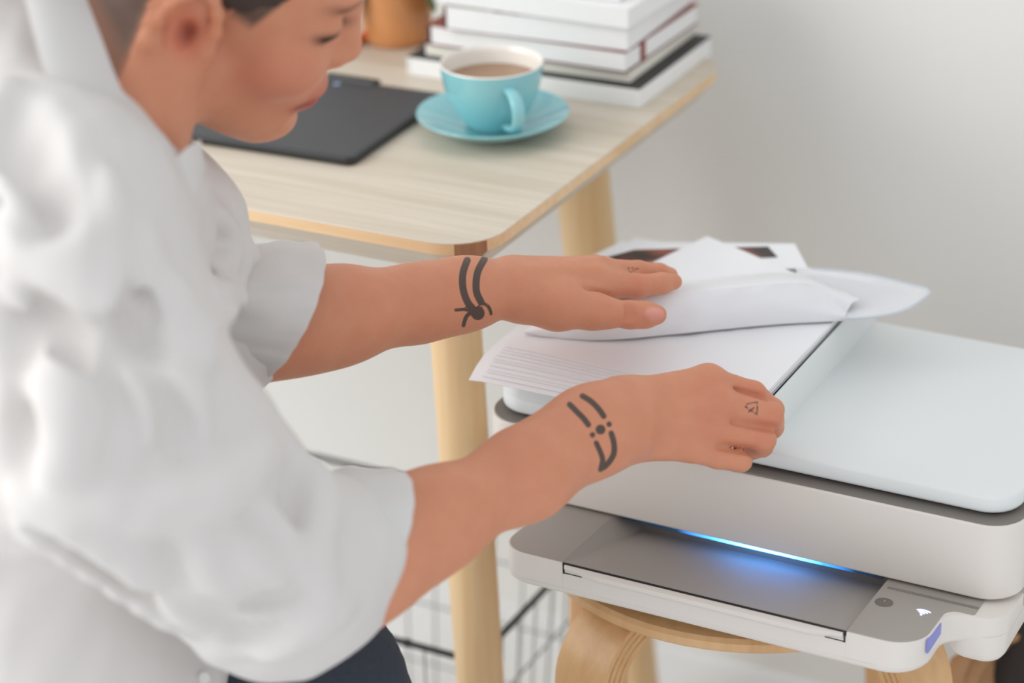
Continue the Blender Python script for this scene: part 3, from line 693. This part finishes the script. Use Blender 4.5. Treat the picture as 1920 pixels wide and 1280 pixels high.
# ---- right arm (nearest) and hand
RSH = (130, 450, 1.38)
body.append(('+', .02, 'rc', (A(150, 430, 1.48), A(*RSH), .045, .042)))
chain(body, [(*RSH, .042), (350, 870, 1.445, .038), (590, 1110, 1.498, .036)], .03)
chain(body, [(590, 1110, 1.498, .036), (700, 1040, 1.525, .0335), (807, 978, 1.555, .0292), (988, 886, 1.605, .0262), (1100, 816, 1.638, .0222)], .03)
chain(body, [(1060, 828, 1.63, .022), (1120, 797, 1.648, .0205), (1185, 768, 1.668, .0185)], .025)
chain(body, [(1095, 805, 1.640, .0215), (1165, 774, 1.660, .0185)], .02); chain(body, [(1100, 830, 1.640, .0205), (1172, 812, 1.655, .0185)], .02)
mcpR = {'i': (1328, 716, 1.695), 'm': (1342, 756, 1.686), 'r': (1322, 800, 1.682), 'p': (1292, 838, 1.680)}
for f_, (wx, wy) in zip('imrp', ((1168, 757), (1172, 778), (1175, 800), (1178, 818))):
    a_ = A(wx, wy, 1.668); b_ = A(*mcpR[f_]); body.append(('+', .012, 'rc', (a_, b_, .0165, {'i': .0122, 'm': .0122, 'r': .0115, 'p': .0105}[f_])))
body.append(('+', .012, 'rc', (A(1190, 790, 1.682), A(1300, 790, 1.70), .017, .014)))
fr = {'i': [(1328, 716, 1.695, .0112), (1412, 738, 1.703, .0092), (1448, 768, 1.722, .0084), (1452, 792, 1.74, .0075)],
      'm': [(1342, 756, 1.686, .0115), (1443, 778, 1.695, .0097), (1447, 800, 1.718, .0085), (1428, 815, 1.735, .0078)],
      'r': [(1322, 800, 1.682, .011), (1433, 824, 1.690, .0083), (1429, 836, 1.708, .0078), (1410, 844, 1.725, .0072)],
      'p': [(1292, 838, 1.680, .0098), (1345, 857, 1.680, .0080), (1390, 864, 1.684, .0074), (1380, 868, 1.705, .0066)]}
for f_ in 'imrp': chain(body, fr[f_], .003, .005)
for f_ in 'imr': c = A(*mcpR[f_][:2], mcpR[f_][2]-.004); body.append(('+', .010, 'el', (c, I3, np.array([.0095]*3))))
# thumb of the right hand, under the palm
chain(body, [(1215, 745, 1.69, .015), (1300, 735, 1.715, .0125), (1370, 750, 1.735, .0105), (1415, 775, 1.748, .0085)], .006)
# creases between the fingers of the right hand
for (x0, y0, x1, y1, z0_, z1_, r_) in ((1352, 724, 1432, 746, 1.690, 1.694, .0020), (1370, 793, 1450, 803, 1.6800, 1.6865, .0022), (1346, 840, 1408, 846, 1.6755, 1.682, .0024)):
    body.append(('-', .004, 'rc', (A(x0, y0, z0_-.0006), A(x1, y1, z1_+.0006), r_*.3, r_*1.35)))
# tendons on the back of the right hand
for f_ in 'imr': a_ = A(1200, 778, 1.652); b_ = A(mcpR[f_][0]-10, mcpR[f_][1]-3, mcpR[f_][2]-.0115); body.append(('+', .006, 'rc', (a_-CW*.001, b_-CW*.0015, .0012, .0028)))
body.append(('+', .012, 'el', (A(1150, 812, 1.636), I3, np.array([.008, .008, .008]))))
# ---- left arm and hand
LSH = (270, 440, 1.60)
body.append(('+', .02, 'rc', (A(170, 430, 1.53), A(*LSH), .045, .04)))
chain(body, [(*LSH, .04), (360, 630, 1.645, .036)], .02)
chain(body, [(360, 630, 1.645, .036), (470, 615, 1.658, .031), (570, 603, 1.672, .0300), (652, 588, 1.685, .0272), (785, 568, 1.715, .0226), (877, 550, 1.735, .0205), (955, 537, 1.752, .0176)], .03)
mcpL = {'i': (1118, 529, 1.782), 'm': (1128, 513, 1.797), 'r': (1118, 510, 1.815), 'p': (1100, 512, 1.832)}
for f_, (wx, wy, wd_) in zip('imrp', ((955, 540, 1.75), (955, 530, 1.758), (958, 526, 1.766), (960, 530, 1.772))):
    body.append(('+', .012, 'rc', (A(wx, wy, wd_), A(*mcpL[f_]), .0155, {'i': .0125, 'm': .0122, 'r': .0115, 'p': .0105}[f_])))
body.append(('+', .014, 'rc', (A(985, 560, 1.76), A(1095, 560, 1.795), .016, .0125)))
fl = {'i': [(1118, 529, 1.782, .0118), (1196, 536, 1.797, .0090), (1240, 531, 1.806, .0080), (1264, 528, 1.812, .0062)],
      'm': [(1128, 511, 1.797, .0112), (1196, 510, 1.817, .0088), (1236, 513, 1.830, .0080), (1256, 516, 1.838, .0064)],
      'r': [(1118, 510, 1.815, .0105), (1184, 512, 1.835, .0086), (1226, 518, 1.846, .0078), (1248, 522, 1.852, .0066)],
      'p': [(1100, 512, 1.832, .0095), (1150, 513, 1.848, .0078), (1186, 518, 1.857, .007), (1205, 521, 1.861, .0062)]}
for f_ in 'imrp': chain(body, fl[f_], .003, .005)
chain(body, [(985, 560, 1.748, .0165), (1045, 577, 1.752, .0148), (1112, 583, 1.760, .0118), (1140, 587, 1.763, .0103)], .012)
chain(body, [(1140, 587, 1.763, .0102), (1182, 590, 1.768, .0099), (1210, 590, 1.772, .0095), (1232, 590, 1.775, .0074)], .005)
for x_, r_ in ((1172, .0011), (1181, .0014), (1190, .001)): body.append(('-', .003, 'rc', (A(x_+2, 572, 1.7595), A(x_-1, 597, 1.758), r_, r_)))
body.append(('+', .0015, 'rc', (A(1216, 588, 1.7635), A(1234, 589, 1.7675), .0046, .0042)))
body.append(('+', .014, 'rc', (A(1050, 562, 1.757), A(1120, 550, 1.783), .013, .0085)))
body.append(('-', .006, 'rc', (A(1098, 541, 1.755), A(1150, 562, 1.774), .0012, .0028)))
for f_ in 'imr': body.append(('+', .008, 'rc', (A(985, 515, 1.745), A(mcpL[f_][0], mcpL[f_][1]-22, mcpL[f_][2]-.006), .0015, .002)))
# ---- colours on the skin
def seg2(X, Y, a, b):
    a = np.array(a, float); b = np.array(b, float); ab = b-a; h = np.clip(((X-a[0])*ab[0]+(Y-a[1])*ab[1])/(ab@ab), 0, 1); return np.hypot(X-a[0]-h*ab[0], Y-a[1]-h*ab[1])
def skin_attrs(V):
    X, Y, Z = px(V); t = np.full(len(V), 50.)
    def stroke(pts, hw, zr):
        nonlocal t
        P = resample([(x, y, 0) for x, y in pts], 3*len(pts))[:, :2]; m_ = (Z > zr[0]) & (Z < zr[1])
        d = np.min([seg2(X, Y, a, b) for a, b in zip(P, P[1:])], axis=0)-hw; t = np.where(m_, np.minimum(t, d), t)
    def dot(c, r_, zr): 
        nonlocal t
        t = np.where((Z > zr[0]) & (Z < zr[1]), np.minimum(t, np.hypot(X-c[0], Y-c[1])-r_), t)
    RZ = (1.58, 1.70); LZ = (1.66, 1.80)
    stroke([(1092, 742), (1108, 752), (1122, 766), (1132, 780)], 5.5, RZ); stroke([(1146, 812), (1151, 830), (1151, 850), (1142, 866), (1132, 876)], 5.5, RZ)
    stroke([(1068, 758), (1082, 772), (1094, 784), (1103, 796)], 5.5, RZ); stroke([(1118, 830), (1126, 848), (1130, 862), (1126, 880)], 5, RZ)
    dot((1126, 805), 9.5, RZ); dot((1142, 795), 5.5, RZ); dot((1111, 815), 5.5, RZ)
    stroke([(876, 488), (868, 512), (868, 540), (876, 565), (886, 578)], 6.8, LZ); stroke([(908, 486), (895, 512), (893, 545), (902, 566)], 6.8, LZ)
    stroke([(902, 566), (916, 575), (921, 588)], 3.2, LZ); stroke([(854, 581), (870, 580), (888, 582)], 3.2, LZ); stroke([(884, 584), (874, 594), (869, 610)], 3.8, LZ); dot((896, 587), 13, LZ)
    for a, b in (((1400, 757), (1420, 753)), ((1420, 753), (1420, 778)), ((1420, 778), (1397, 762)), ((1404, 772), (1414, 764))): stroke([a, b], 1.5, (1.66, 1.70))
    for a, b in (((1176, 502), (1198, 503)), ((1198, 503), (1182, 511)), ((1182, 511), (1176, 502))): stroke([a, b], .8, (1.78, 1.84))
    q = ((V-HC)/HS)@HB; x, y, z = q.T; head = (np.linalg.norm(q, axis=1) < .17)
    g = lambda c, r: np.exp(-(((q-np.array(c))/np.array(r))**2).sum(1))*head
    az = np.abs(z); qa = q.copy(); qa[:, 2] = az; ga = lambda c, r: np.exp(-(((qa-np.array(c))/np.array(r))**2).sum(1))*head
    col = np.tile(np.array(s2l((211, 146, 114))), (len(V), 1))
    def mixc(w_, c): nonlocal col; w_ = np.clip(w_, 0, 1)[:, None]; col = col*(1-w_)+np.array(s2l(c))*w_
    mixc(.5*ga((.06, -.02, .045), (.03, .025, .03)), (206, 120, 100)); mixc(.7*ga((-.010, -.002, .08), (.014, .022, .010)), (222, 124, 98))
    mixc(1.7*ga((.092, -.053, 0), (.020, .010, .026)), (178, 84, 82)); mixc(1.5*ga((.084, -.054, .023), (.008, .004, .008)), (118, 40, 36))
    mixc(2.2*ga((.086, .017, .034), (.014, .0045, .018)), (44, 32, 30)); mixc(1.3*ga((.09, .042, .032), (.018, .0045, .022)), (104, 70, 56))
    mixc(1.3*ga((-.006, -.002, .073), (.010, .013, .007)), (130, 52, 40))
    # close-cropped hair
    front = .011+np.where(x > .03, 2.3*(x-.03), .3*(.03-x)); side = np.clip((y-front)/.010, 0, 1)*(x > -.008)
    back = np.clip((y+.046)/.03, 0, 1)*np.clip((-.028-x)/.014, 0, 1)
    hair = side+back
    ear = (np.abs(x+.012) < .026) & (np.abs(y+.004) < .044) & (az > .064)
    hair = np.where(ear, 0, hair)*(x < .083)*head; hair *= 1
    mixc(.9*np.clip(hair, 0, 1), (78, 66, 58))
    # knuckle blush and nails
    for c in [A(1444, 781, 1.697), A(1431, 823, 1.690), A(1412, 738, 1.70), A(1342, 750, 1.68), A(1322, 795, 1.675), A(1183, 585, 1.765), A(1196, 525, 1.79)]: mixc(.30*np.exp(-((V-c)**2).sum(1)/.014**2), (206, 118, 98))
    mixc(.9*np.clip(1.6-1.6*(((X-1226)/21)**2+((Y-589)/15)**2), 0, 1)*(Z < 1.772)*(Z > 1.72), (226, 160, 146))
    return {'tat': t, 'Col': col}
m_skin = bpy.data.materials.new('skin'); m_skin.use_nodes = True; N = m_skin.node_tree.nodes; L = m_skin.node_tree.links; bs = N['Principled BSDF']
at = N.new('ShaderNodeAttribute'); at.attribute_name = 'Col'; tt = N.new('ShaderNodeAttribute'); tt.attribute_name = 'tat'
mr = N.new('ShaderNodeMapRange'); mr.inputs['From Min'].default_value = -1; mr.inputs['From Max'].default_value = 1; mr.inputs['To Min'].default_value = .93; mr.inputs['To Max'].default_value = 0; L.new(tt.outputs['Fac'], mr.inputs[0])
tc = N.new('ShaderNodeTexCoord'); no = N.new('ShaderNodeTexNoise'); no.inputs['Scale'].default_value = 55; no.inputs['Detail'].default_value = 5; L.new(tc.outputs['Object'], no.inputs['Vector'])
hs = N.new('ShaderNodeMix'); hs.data_type = 'RGBA'; hs.blend_type = 'MULTIPLY'; hs.inputs[0].default_value = .5
rp = N.new('ShaderNodeValToRGB'); rp.color_ramp.elements[0].position = .3; rp.color_ramp.elements[0].color = (.92, .80, .76, 1); rp.color_ramp.elements[1].position = .7; rp.color_ramp.elements[1].color = (1, 1, 1, 1)
L.new(no.outputs['Fac'], rp.inputs[0]); L.new(at.outputs['Color'], hs.inputs[6]); L.new(rp.outputs[0], hs.inputs[7])
mx = N.new('ShaderNodeMix'); mx.data_type = 'RGBA'; L.new(mr.outputs[0], mx.inputs[0]); L.new(hs.outputs[2], mx.inputs[6]); mx.inputs[7].default_value = (*s2l((66, 62, 58)), 1)
L.new(mx.outputs[2], bs.inputs['Base Color']); bs.inputs['Roughness'].default_value = .5; bs.inputs['Specular IOR Level'].default_value = .35
bs.inputs['Subsurface Weight'].default_value = .35; bs.inputs['Subsurface Radius'].default_value = (.008, .003, .0018); bs.inputs['Subsurface Scale'].default_value = .6
n2 = N.new('ShaderNodeTexNoise'); n2.inputs['Scale'].default_value = 700; n2.inputs['Detail'].default_value = 4; L.new(tc.outputs['Object'], n2.inputs['Vector'])
vo = N.new('ShaderNodeTexVoronoi'); vo.inputs['Scale'].default_value = 900; L.new(tc.outputs['Object'], vo.inputs['Vector'])
ad = N.new('ShaderNodeMath'); ad.operation = 'ADD'; L.new(n2.outputs['Fac'], ad.inputs[0]); L.new(vo.outputs['Distance'], ad.inputs[1])
bp = N.new('ShaderNodeBump'); bp.inputs['Strength'].default_value = .25; bp.inputs['Distance'].default_value = .0006; L.new(ad.outputs[0], bp.inputs['Height']); L.new(bp.outputs['Normal'], bs.inputs['Normal'])

ALLP = []
for _, _, fn, a_ in body: ALLP += [a_[0]] if fn == 'el' else [a_[0], a_[1]]
ALLP = np.array(ALLP); HIB = 1
base = np.array([-.05, -.35, -H])
person = empty('person', base, 'person in a white shirt and dark jeans leaning over to sort papers', 'person')
V, Q = polygonize(body, .0017, ALLP.min(0)-.13, ALLP.max(0)+.13)
fastmesh('body', V, Q, m_skin, person, attrs=skin_attrs(V))
print('BODY', len(V))
# ---- shirt
shirt = []
def sh(op, k, p, q): shirt.append((op, k, 'rc', (A(*p[:3]), A(*q[:3]), p[3], q[3])))
sh('+', .05, (-90, 120, 1.52, .085), (-10, 340, 1.50, .10))
sh('+', .05, (-10, 340, 1.50, .10), (40, 800, 1.54, .105))
sh('+', .05, (40, 800, 1.54, .105), (70, 1240, 1.59, .118))
sh('+', .05, (70, 1240, 1.59, .118), (75, 1500, 1.60, .12))
sh('+', .04, (150, 445, 1.485, .073), (120, 800, 1.53, .09))
sh('+', .03, (235, 375, 1.50, .040), (270, 600, 1.50, .030))
# right sleeve
sh('+', .05, (80, 440, 1.40, .088), (175, 775, 1.405, .083))
sh('+', .014, (175, 775, 1.405, .083), (365, 965, 1.44, .064))
sh('+', .014, (365, 965, 1.44, .064), (530, 1080, 1.485, .055))
sh('+', .03, (150, 560, 1.41, .06), (352, 852, 1.44, .051))
sh('+', .03, (352, 852, 1.44, .051), (560, 1060, 1.49, .046))
sh('+', .03, (470, 1130, 1.47, .036), (560, 1195, 1.49, .018))
sh('+', .03, (530, 1075, 1.485, .054), (640, 1030, 1.512, .044))
# left sleeve
sh('+', .04, (190, 370, 1.54, .065), (300, 420, 1.61, .052))
sh('+', .03, (300, 420, 1.61, .052), (375, 570, 1.64, .047))
sh('+', .03, (360, 620, 1.645, .044), (470, 605, 1.655, .040))
sh('+', .03, (400, 700, 1.65, .02), (430, 715, 1.65, .014))
base_shirt = list(shirt)
def hit(x, y, prims=None):
    k = ray(x, y); d = 1.15
    for _ in range(90):
        q = evaluate(prims or base_shirt, (CC+k*d)[None])[0]
        if q < .0004: return CC+k*d
        d += q*.7
        if d > 2.0: return None
    return CC+k*d
def fold(op, k, r, pts, sink=.0):
    P = [hit(x, y) for x, y in pts]; P = [p for p in P if p is not None]
    if len(P) < 2: return
    n_ = np.array(P)+CW*sink; R_ = resample(n_, max(4, 2*len(P)))
    m_ = len(R_)
    for i in range(m_-1):
        if np.linalg.norm(R_[i+1]-R_[i]) > .05: continue
        f0 = .45+.55*math.sin(math.pi*(i+.2)/(m_-.6)); f1 = .45+.55*math.sin(math.pi*(i+1.2)/(m_-.6))
        shirt.append((op, k, 'rc', (R_[i], R_[i+1], r*f0, r*f1)))
# ridges and valleys seen on the sleeve, shoulder and front
fold('+', .024, .008, [(150, 905), (230, 945), (330, 940), (420, 900), (485, 845)], .0)
fold('+', .022, .007, [(40, 930), (130, 960), (220, 1030), (285, 1085)], .0)
fold('+', .018, .005, [(345, 985), (385, 1040), (410, 1085), (450, 1110)], .0)
fold('+', .016, .004, [(430, 1000), (480, 1060), (530, 1090)], .0)
fold('-', .020, .006, [(120, 1010), (200, 1075), (300, 1140)], -.004)
fold('+', .018, .006, [(500, 1225), (560, 1185), (630, 1140)], .0)
fold('-', .018, .005, [(560, 870), (565, 930), (545, 1000)], -.003)
fold('+', .016, .006, [(590, 890), (600, 960), (590, 1040), (600, 1110)], .001)
fold('-', .03, .010, [(30, 470), (90, 510), (160, 570)], -.006)
fold('+', .03, .010, [(60, 440), (140, 500), (220, 590)], .002)
fold('-', .025, .008, [(240, 555), (290, 590), (340, 650)], -.005)
fold('+', .02, .007, [(260, 520), (320, 570), (370, 660)], .001)
fold('-', .025, .007, [(60, 640), (80, 740), (60, 860)], -.004)
fold('+', .025, .008, [(110, 640), (140, 760), (120, 860)], .0)
fold('+', .02, .006, [(0, 170), (40, 330), (60, 470)], .0)
fold('-', .025, .007, [(30, 190), (70, 330), (95, 420)], -.004)
for pts in ([(60, 950), (150, 1010), (215, 1060)], [(170, 985), (235, 1050), (285, 1095)], [(345, 1000), (375, 1050), (412, 1092)], [(392, 1015), (440, 1080), (485, 1112)],
            [(530, 1030), (570, 1065), (605, 1095)], [(165, 815), (150, 870), (152, 920)], [(40, 985), (150, 1058), (260, 1132), (345, 1185)], [(0, 330), (40, 390), (62, 440)],
            [(20, 545), (70, 590), (95, 650)], [(205, 330), (208, 395), (170, 470)], [(230, 690), (270, 760), (280, 840)], [(330, 700), (370, 760), (380, 830)], [(300, 1120), (360, 1160), (430, 1190)],
            [(450, 1150), (520, 1150), (590, 1120)], [(430, 900), (490, 950), (540, 1010)], [(270, 430), (285, 520), (320, 600)]):
    fold('+', .011, .0034, pts, .0004)
for pts in ([(110, 1000), (190, 1060), (250, 1110)], [(70, 560), (120, 620), (140, 690)], [(245, 470), (262, 540), (290, 610)], [(300, 720), (330, 790), (330, 850)]):
    fold('-', .010, .0026, pts, -.0008)
# creases of the far sleeve
fold('+', .012, .006, [(405, 550), (430, 540), (455, 510), (460, 475)], .001)
fold('+', .010, .005, [(400, 610), (420, 590), (450, 560)], .0)
fold('+', .012, .006, [(405, 400), (430, 440), (425, 480), (400, 500)], .0)
# openings: gap in the front, neck, wrists
shirt.append(('-', .006, 'rc', (A(352, 470, 1.535), A(358, 545, 1.55), .006, .011)))
shirt.append(('-', .008, 'rc', (hp_(-.028, -.03, 0), A(238, 235, 1.50), .057, .054)))
shirt.append(('-', .004, 'rc', (A(640, 1035, 1.512), A(760, 985, 1.542), .036, .036)))
def fbm(P, s, seed):
    # cheap smooth noise: sums of rotated sines
    r_ = np.random.default_rng(seed); v = 0
    for k in range(5): d_ = r_.normal(size=3); d_ /= np.linalg.norm(d_); v = v+np.sin(P@d_*s*(1+.35*k)+r_.uniform(0, 6)+1.3*np.sin(P@r_.normal(size=3)*s*.35))
    return v/5
def shirt_disp(P, v): return .0034*fbm(P, 48, 1)*np.clip(1+fbm(P, 17, 2)*1.6, 0, 2)+.0012*fbm(P, 120, 3)
PT = np.array([q for _, _, _, a_ in base_shirt for q in a_[:2]])
V, Q = polygonize(shirt, .003, PT.min(0)-.14, PT.max(0)+.14, shirt_disp)
m_shirt = mat('shirt_white', (231, 228, 225), .85, .02, 30, .18, 900)
N = m_shirt.node_tree.nodes; L = m_shirt.node_tree.links; bsd = N['Principled BSDF']; out_ = N['Material Output']; tl = N.new('ShaderNodeBsdfTranslucent'); tl.inputs[0].default_value = (.85, .83, .82, 1)
ms = N.new('ShaderNodeMixShader'); ms.inputs[0].default_value = .18; L.new(bsd.outputs[0], ms.inputs[1]); L.new(tl.outputs[0], ms.inputs[2]); L.new(ms.outputs[0], out_.inputs[0])
so = fastmesh('shirt', V, Q, m_shirt, person); so['_o'] = list(base); so['label'] = 'loose white button shirt'
def strip(name, e0, e1, n=24, m_=6, th=.0016, bulge=0, mt=None, parent=None, waves=0):
    a_ = resample([A(*p) if len(p) == 3 else p for p in e0], n); b_ = resample([A(*p) for p in e1], n)
    G = np.array([a_*(1-t)+b_*t-CW*bulge*math.sin(math.pi*t) for t in np.linspace(0, 1, m_)])
    V, F = grid(G.transpose(1, 0, 2), th); return autosmooth(mesh(name, V, F, mt or m_shirt, parent or so), 70)
# collar
strip('collar', [(130, -80, 1.47), (178, 45, 1.437), (222, 160, 1.428), (268, 245, 1.428), (312, 320, 1.44)],
      [(30, -80, 1.425), (62, 60, 1.395), (105, 200, 1.388), (165, 320, 1.39), (262, 400, 1.405)], 26, 8, .0018, .012)
strip('collar', [(308, 318, 1.436), (330, 296, 1.440), (352, 276, 1.448), (374, 262, 1.47)], [(330, 400, 1.432), (350, 385, 1.440), (368, 355, 1.455), (382, 318, 1.478)], 16, 6, .0018, .003)
# rolled cuffs
def cuff(name, rings, th=.0035, n=72):
    G = []; rings = [tuple((p*(1-t)+q*t) for p, q in zip(r0, r1)) for r0, r1 in zip(rings, rings[1:]) for t in (0, .34, .67)]+[rings[-1]]
    for c, a_, b_ in rings:
        c = np.array(c); i_ = len(G); G.append([c+(a_*math.cos(q)+b_*math.sin(q))*(1+.05*mnoise.noise(Vector((2.6*math.cos(q), 2.6*math.sin(q), .45*i_)))+.035*mnoise.noise(Vector((7*math.cos(q), 7*math.sin(q), .3*i_)))) for q in np.linspace(0, 2*math.pi, n)])
    V, F = grid(np.array(G), th); return autosmooth(mesh(name, V, F, m_shirt, so), 70)
def vec(p, q): return (A(*q)-A(*p))
def ringdef(top, bot, near): # three points on the ring: top, bottom, nearest to the camera
    t_, b_, n_ = A(*top), A(*bot), A(*near); c = (t_+b_)/2; return c, (t_-b_)/2, n_-c
c1 = ringdef((478, 462, 1.66), (392, 655, 1.655), (432, 572, 1.592)); c2 = ringdef((578, 458, 1.675), (482, 712, 1.665), (590, 575, 1.605))
c1b = tuple(x*1. for x in c1); mid = tuple((p+q)/2 for p, q in zip(c1, c2)); mid = (mid[0], mid[1]*1.04, mid[2]*1.04)
inn2 = (c2[0]+vec((585, 600, 1.66), (560, 603, 1.655)), c2[1]*.9, c2[2]*.88)
cuff('cuff', [(c1[0], c1[1]*.9, c1[2]*.9), c1, mid, c2, inn2])
d1 = ringdef((590, 892, 1.53), (585, 1180, 1.50), (600, 1045, 1.462)); d2 = ringdef((712, 884, 1.545), (648, 1146, 1.525), (768, 985, 1.492))
midd = tuple((p+q)/2 for p, q in zip(d1, d2)); midd = (midd[0], midd[1]*1.04, midd[2]*1.05); inn3 = (d2[0]+vec((690, 1015, 1.53), (665, 1028, 1.522)), d2[1]*.88, d2[2]*.86)
cuff('cuff', [(d1[0], d1[1]*.88, d1[2]*.88), d1, midd, d2, inn3])
# front placket with hem and buttonhole
strip('placket', [(352, 1300, 1.528), (368, 1255, 1.535), (384, 1208, 1.545)], [(404, 1300, 1.552), (412, 1255, 1.558), (410, 1222, 1.562)], 10, 5, .002, .003)
m_button = mat('button_white', (226, 224, 220), .3, .02)
bq = A(384, 1270, 1.5335); V, F = tube([bq, bq-CW*.0018], [.0042, .0038], 16); autosmooth(mesh('button', V, F, m_button, so), 40)
# ---- jeans, shoes, hair
jeans = []
def jr(k, p, q, rp_, rq): jeans.append(('+', k, 'rc', (p, q, rp_, rq)))
hipR = A(110, 1470, 1.62); kneeR = A(562, 1322, 1.66); hipL = A(110, 1430, 1.74); kneeL = A(430, 1330, 1.86)
jr(.03, hipR, kneeR, .085, .074); jr(.03, hipL, kneeL, .085, .072); jr(.04, hipR, hipL, .085, .085)
fR = np.array([kneeR[0]-.05, kneeR[1]-.02, -H+.07]); fL = np.array([kneeL[0]-.05, kneeL[1]+.02, -H+.07])
jr(.03, kneeR, fR, .072, .05); jr(.03, kneeL, fL, .07, .05)
def jean_disp(P, v): return .0025*fbm(P, 60, 7)+.0008*fbm(P, 200, 8)
PT = np.array([q for _, _, _, a_ in jeans for q in a_[:2]])
V, Q = polygonize(jeans, .005, PT.min(0)-.14, PT.max(0)+.14, jean_disp)
m_jean = mat('denim_dark', (54, 62, 74), .9, .35, 420, .4, 1200)
fastmesh('jeans', V, Q, m_jean, person)['label'] = 'dark blue denim jeans'
m_shoe = mat('shoe_white', (220, 218, 214), .6, .04, 60)
for f_ in (fR, fL):
    sp_ = [('+', .01, 'rc', (np.array([f_[0]-.02, f_[1], -H+.045]), np.array([f_[0]+.03, f_[1]+.01, -H+.075]), .043, .042)), ('+', .04, 'rc', (np.array([f_[0]-.03, f_[1], -H+.04]), np.array([f_[0]+.15, f_[1]+.04, -H+.034]), .038, .033))]
    V, Q = polygonize(sp_, .005, f_-np.array([.15, .15, .12]), f_+np.array([.28, .2, .12])); V[:, 2] = np.maximum(V[:, 2], -H+.001); fastmesh('shoe', V, Q, m_shoe, person)
hair = [('+', .01, 'el', (hp_(-.013, .058, 0), HB, HS*np.array([.1025, .086, .078]))), ('-', .01, 'el', (hp_(.09, -.03, 0), HB, HS*np.array([.078, .115, .10]))), ('-', .01, 'el', (hp_(-.02, -.055, 0), HB, HS*np.array([.13, .105, .10])))]
c_ = hp_(0, .05, 0); V, Q = polygonize(hair, .003, c_-.16, c_+.16, lambda P, v: .0015*fbm(P, 500, 12))
m_hair = mat('hair_brown', (66, 52, 45), .7, .4, 300, .6, 900)
fastmesh('hair', V, Q, m_hair, person)['label'] = 'close cropped dark brown hair'
for o in bpy.data.objects:
    if '_o' in o: del o['_o']
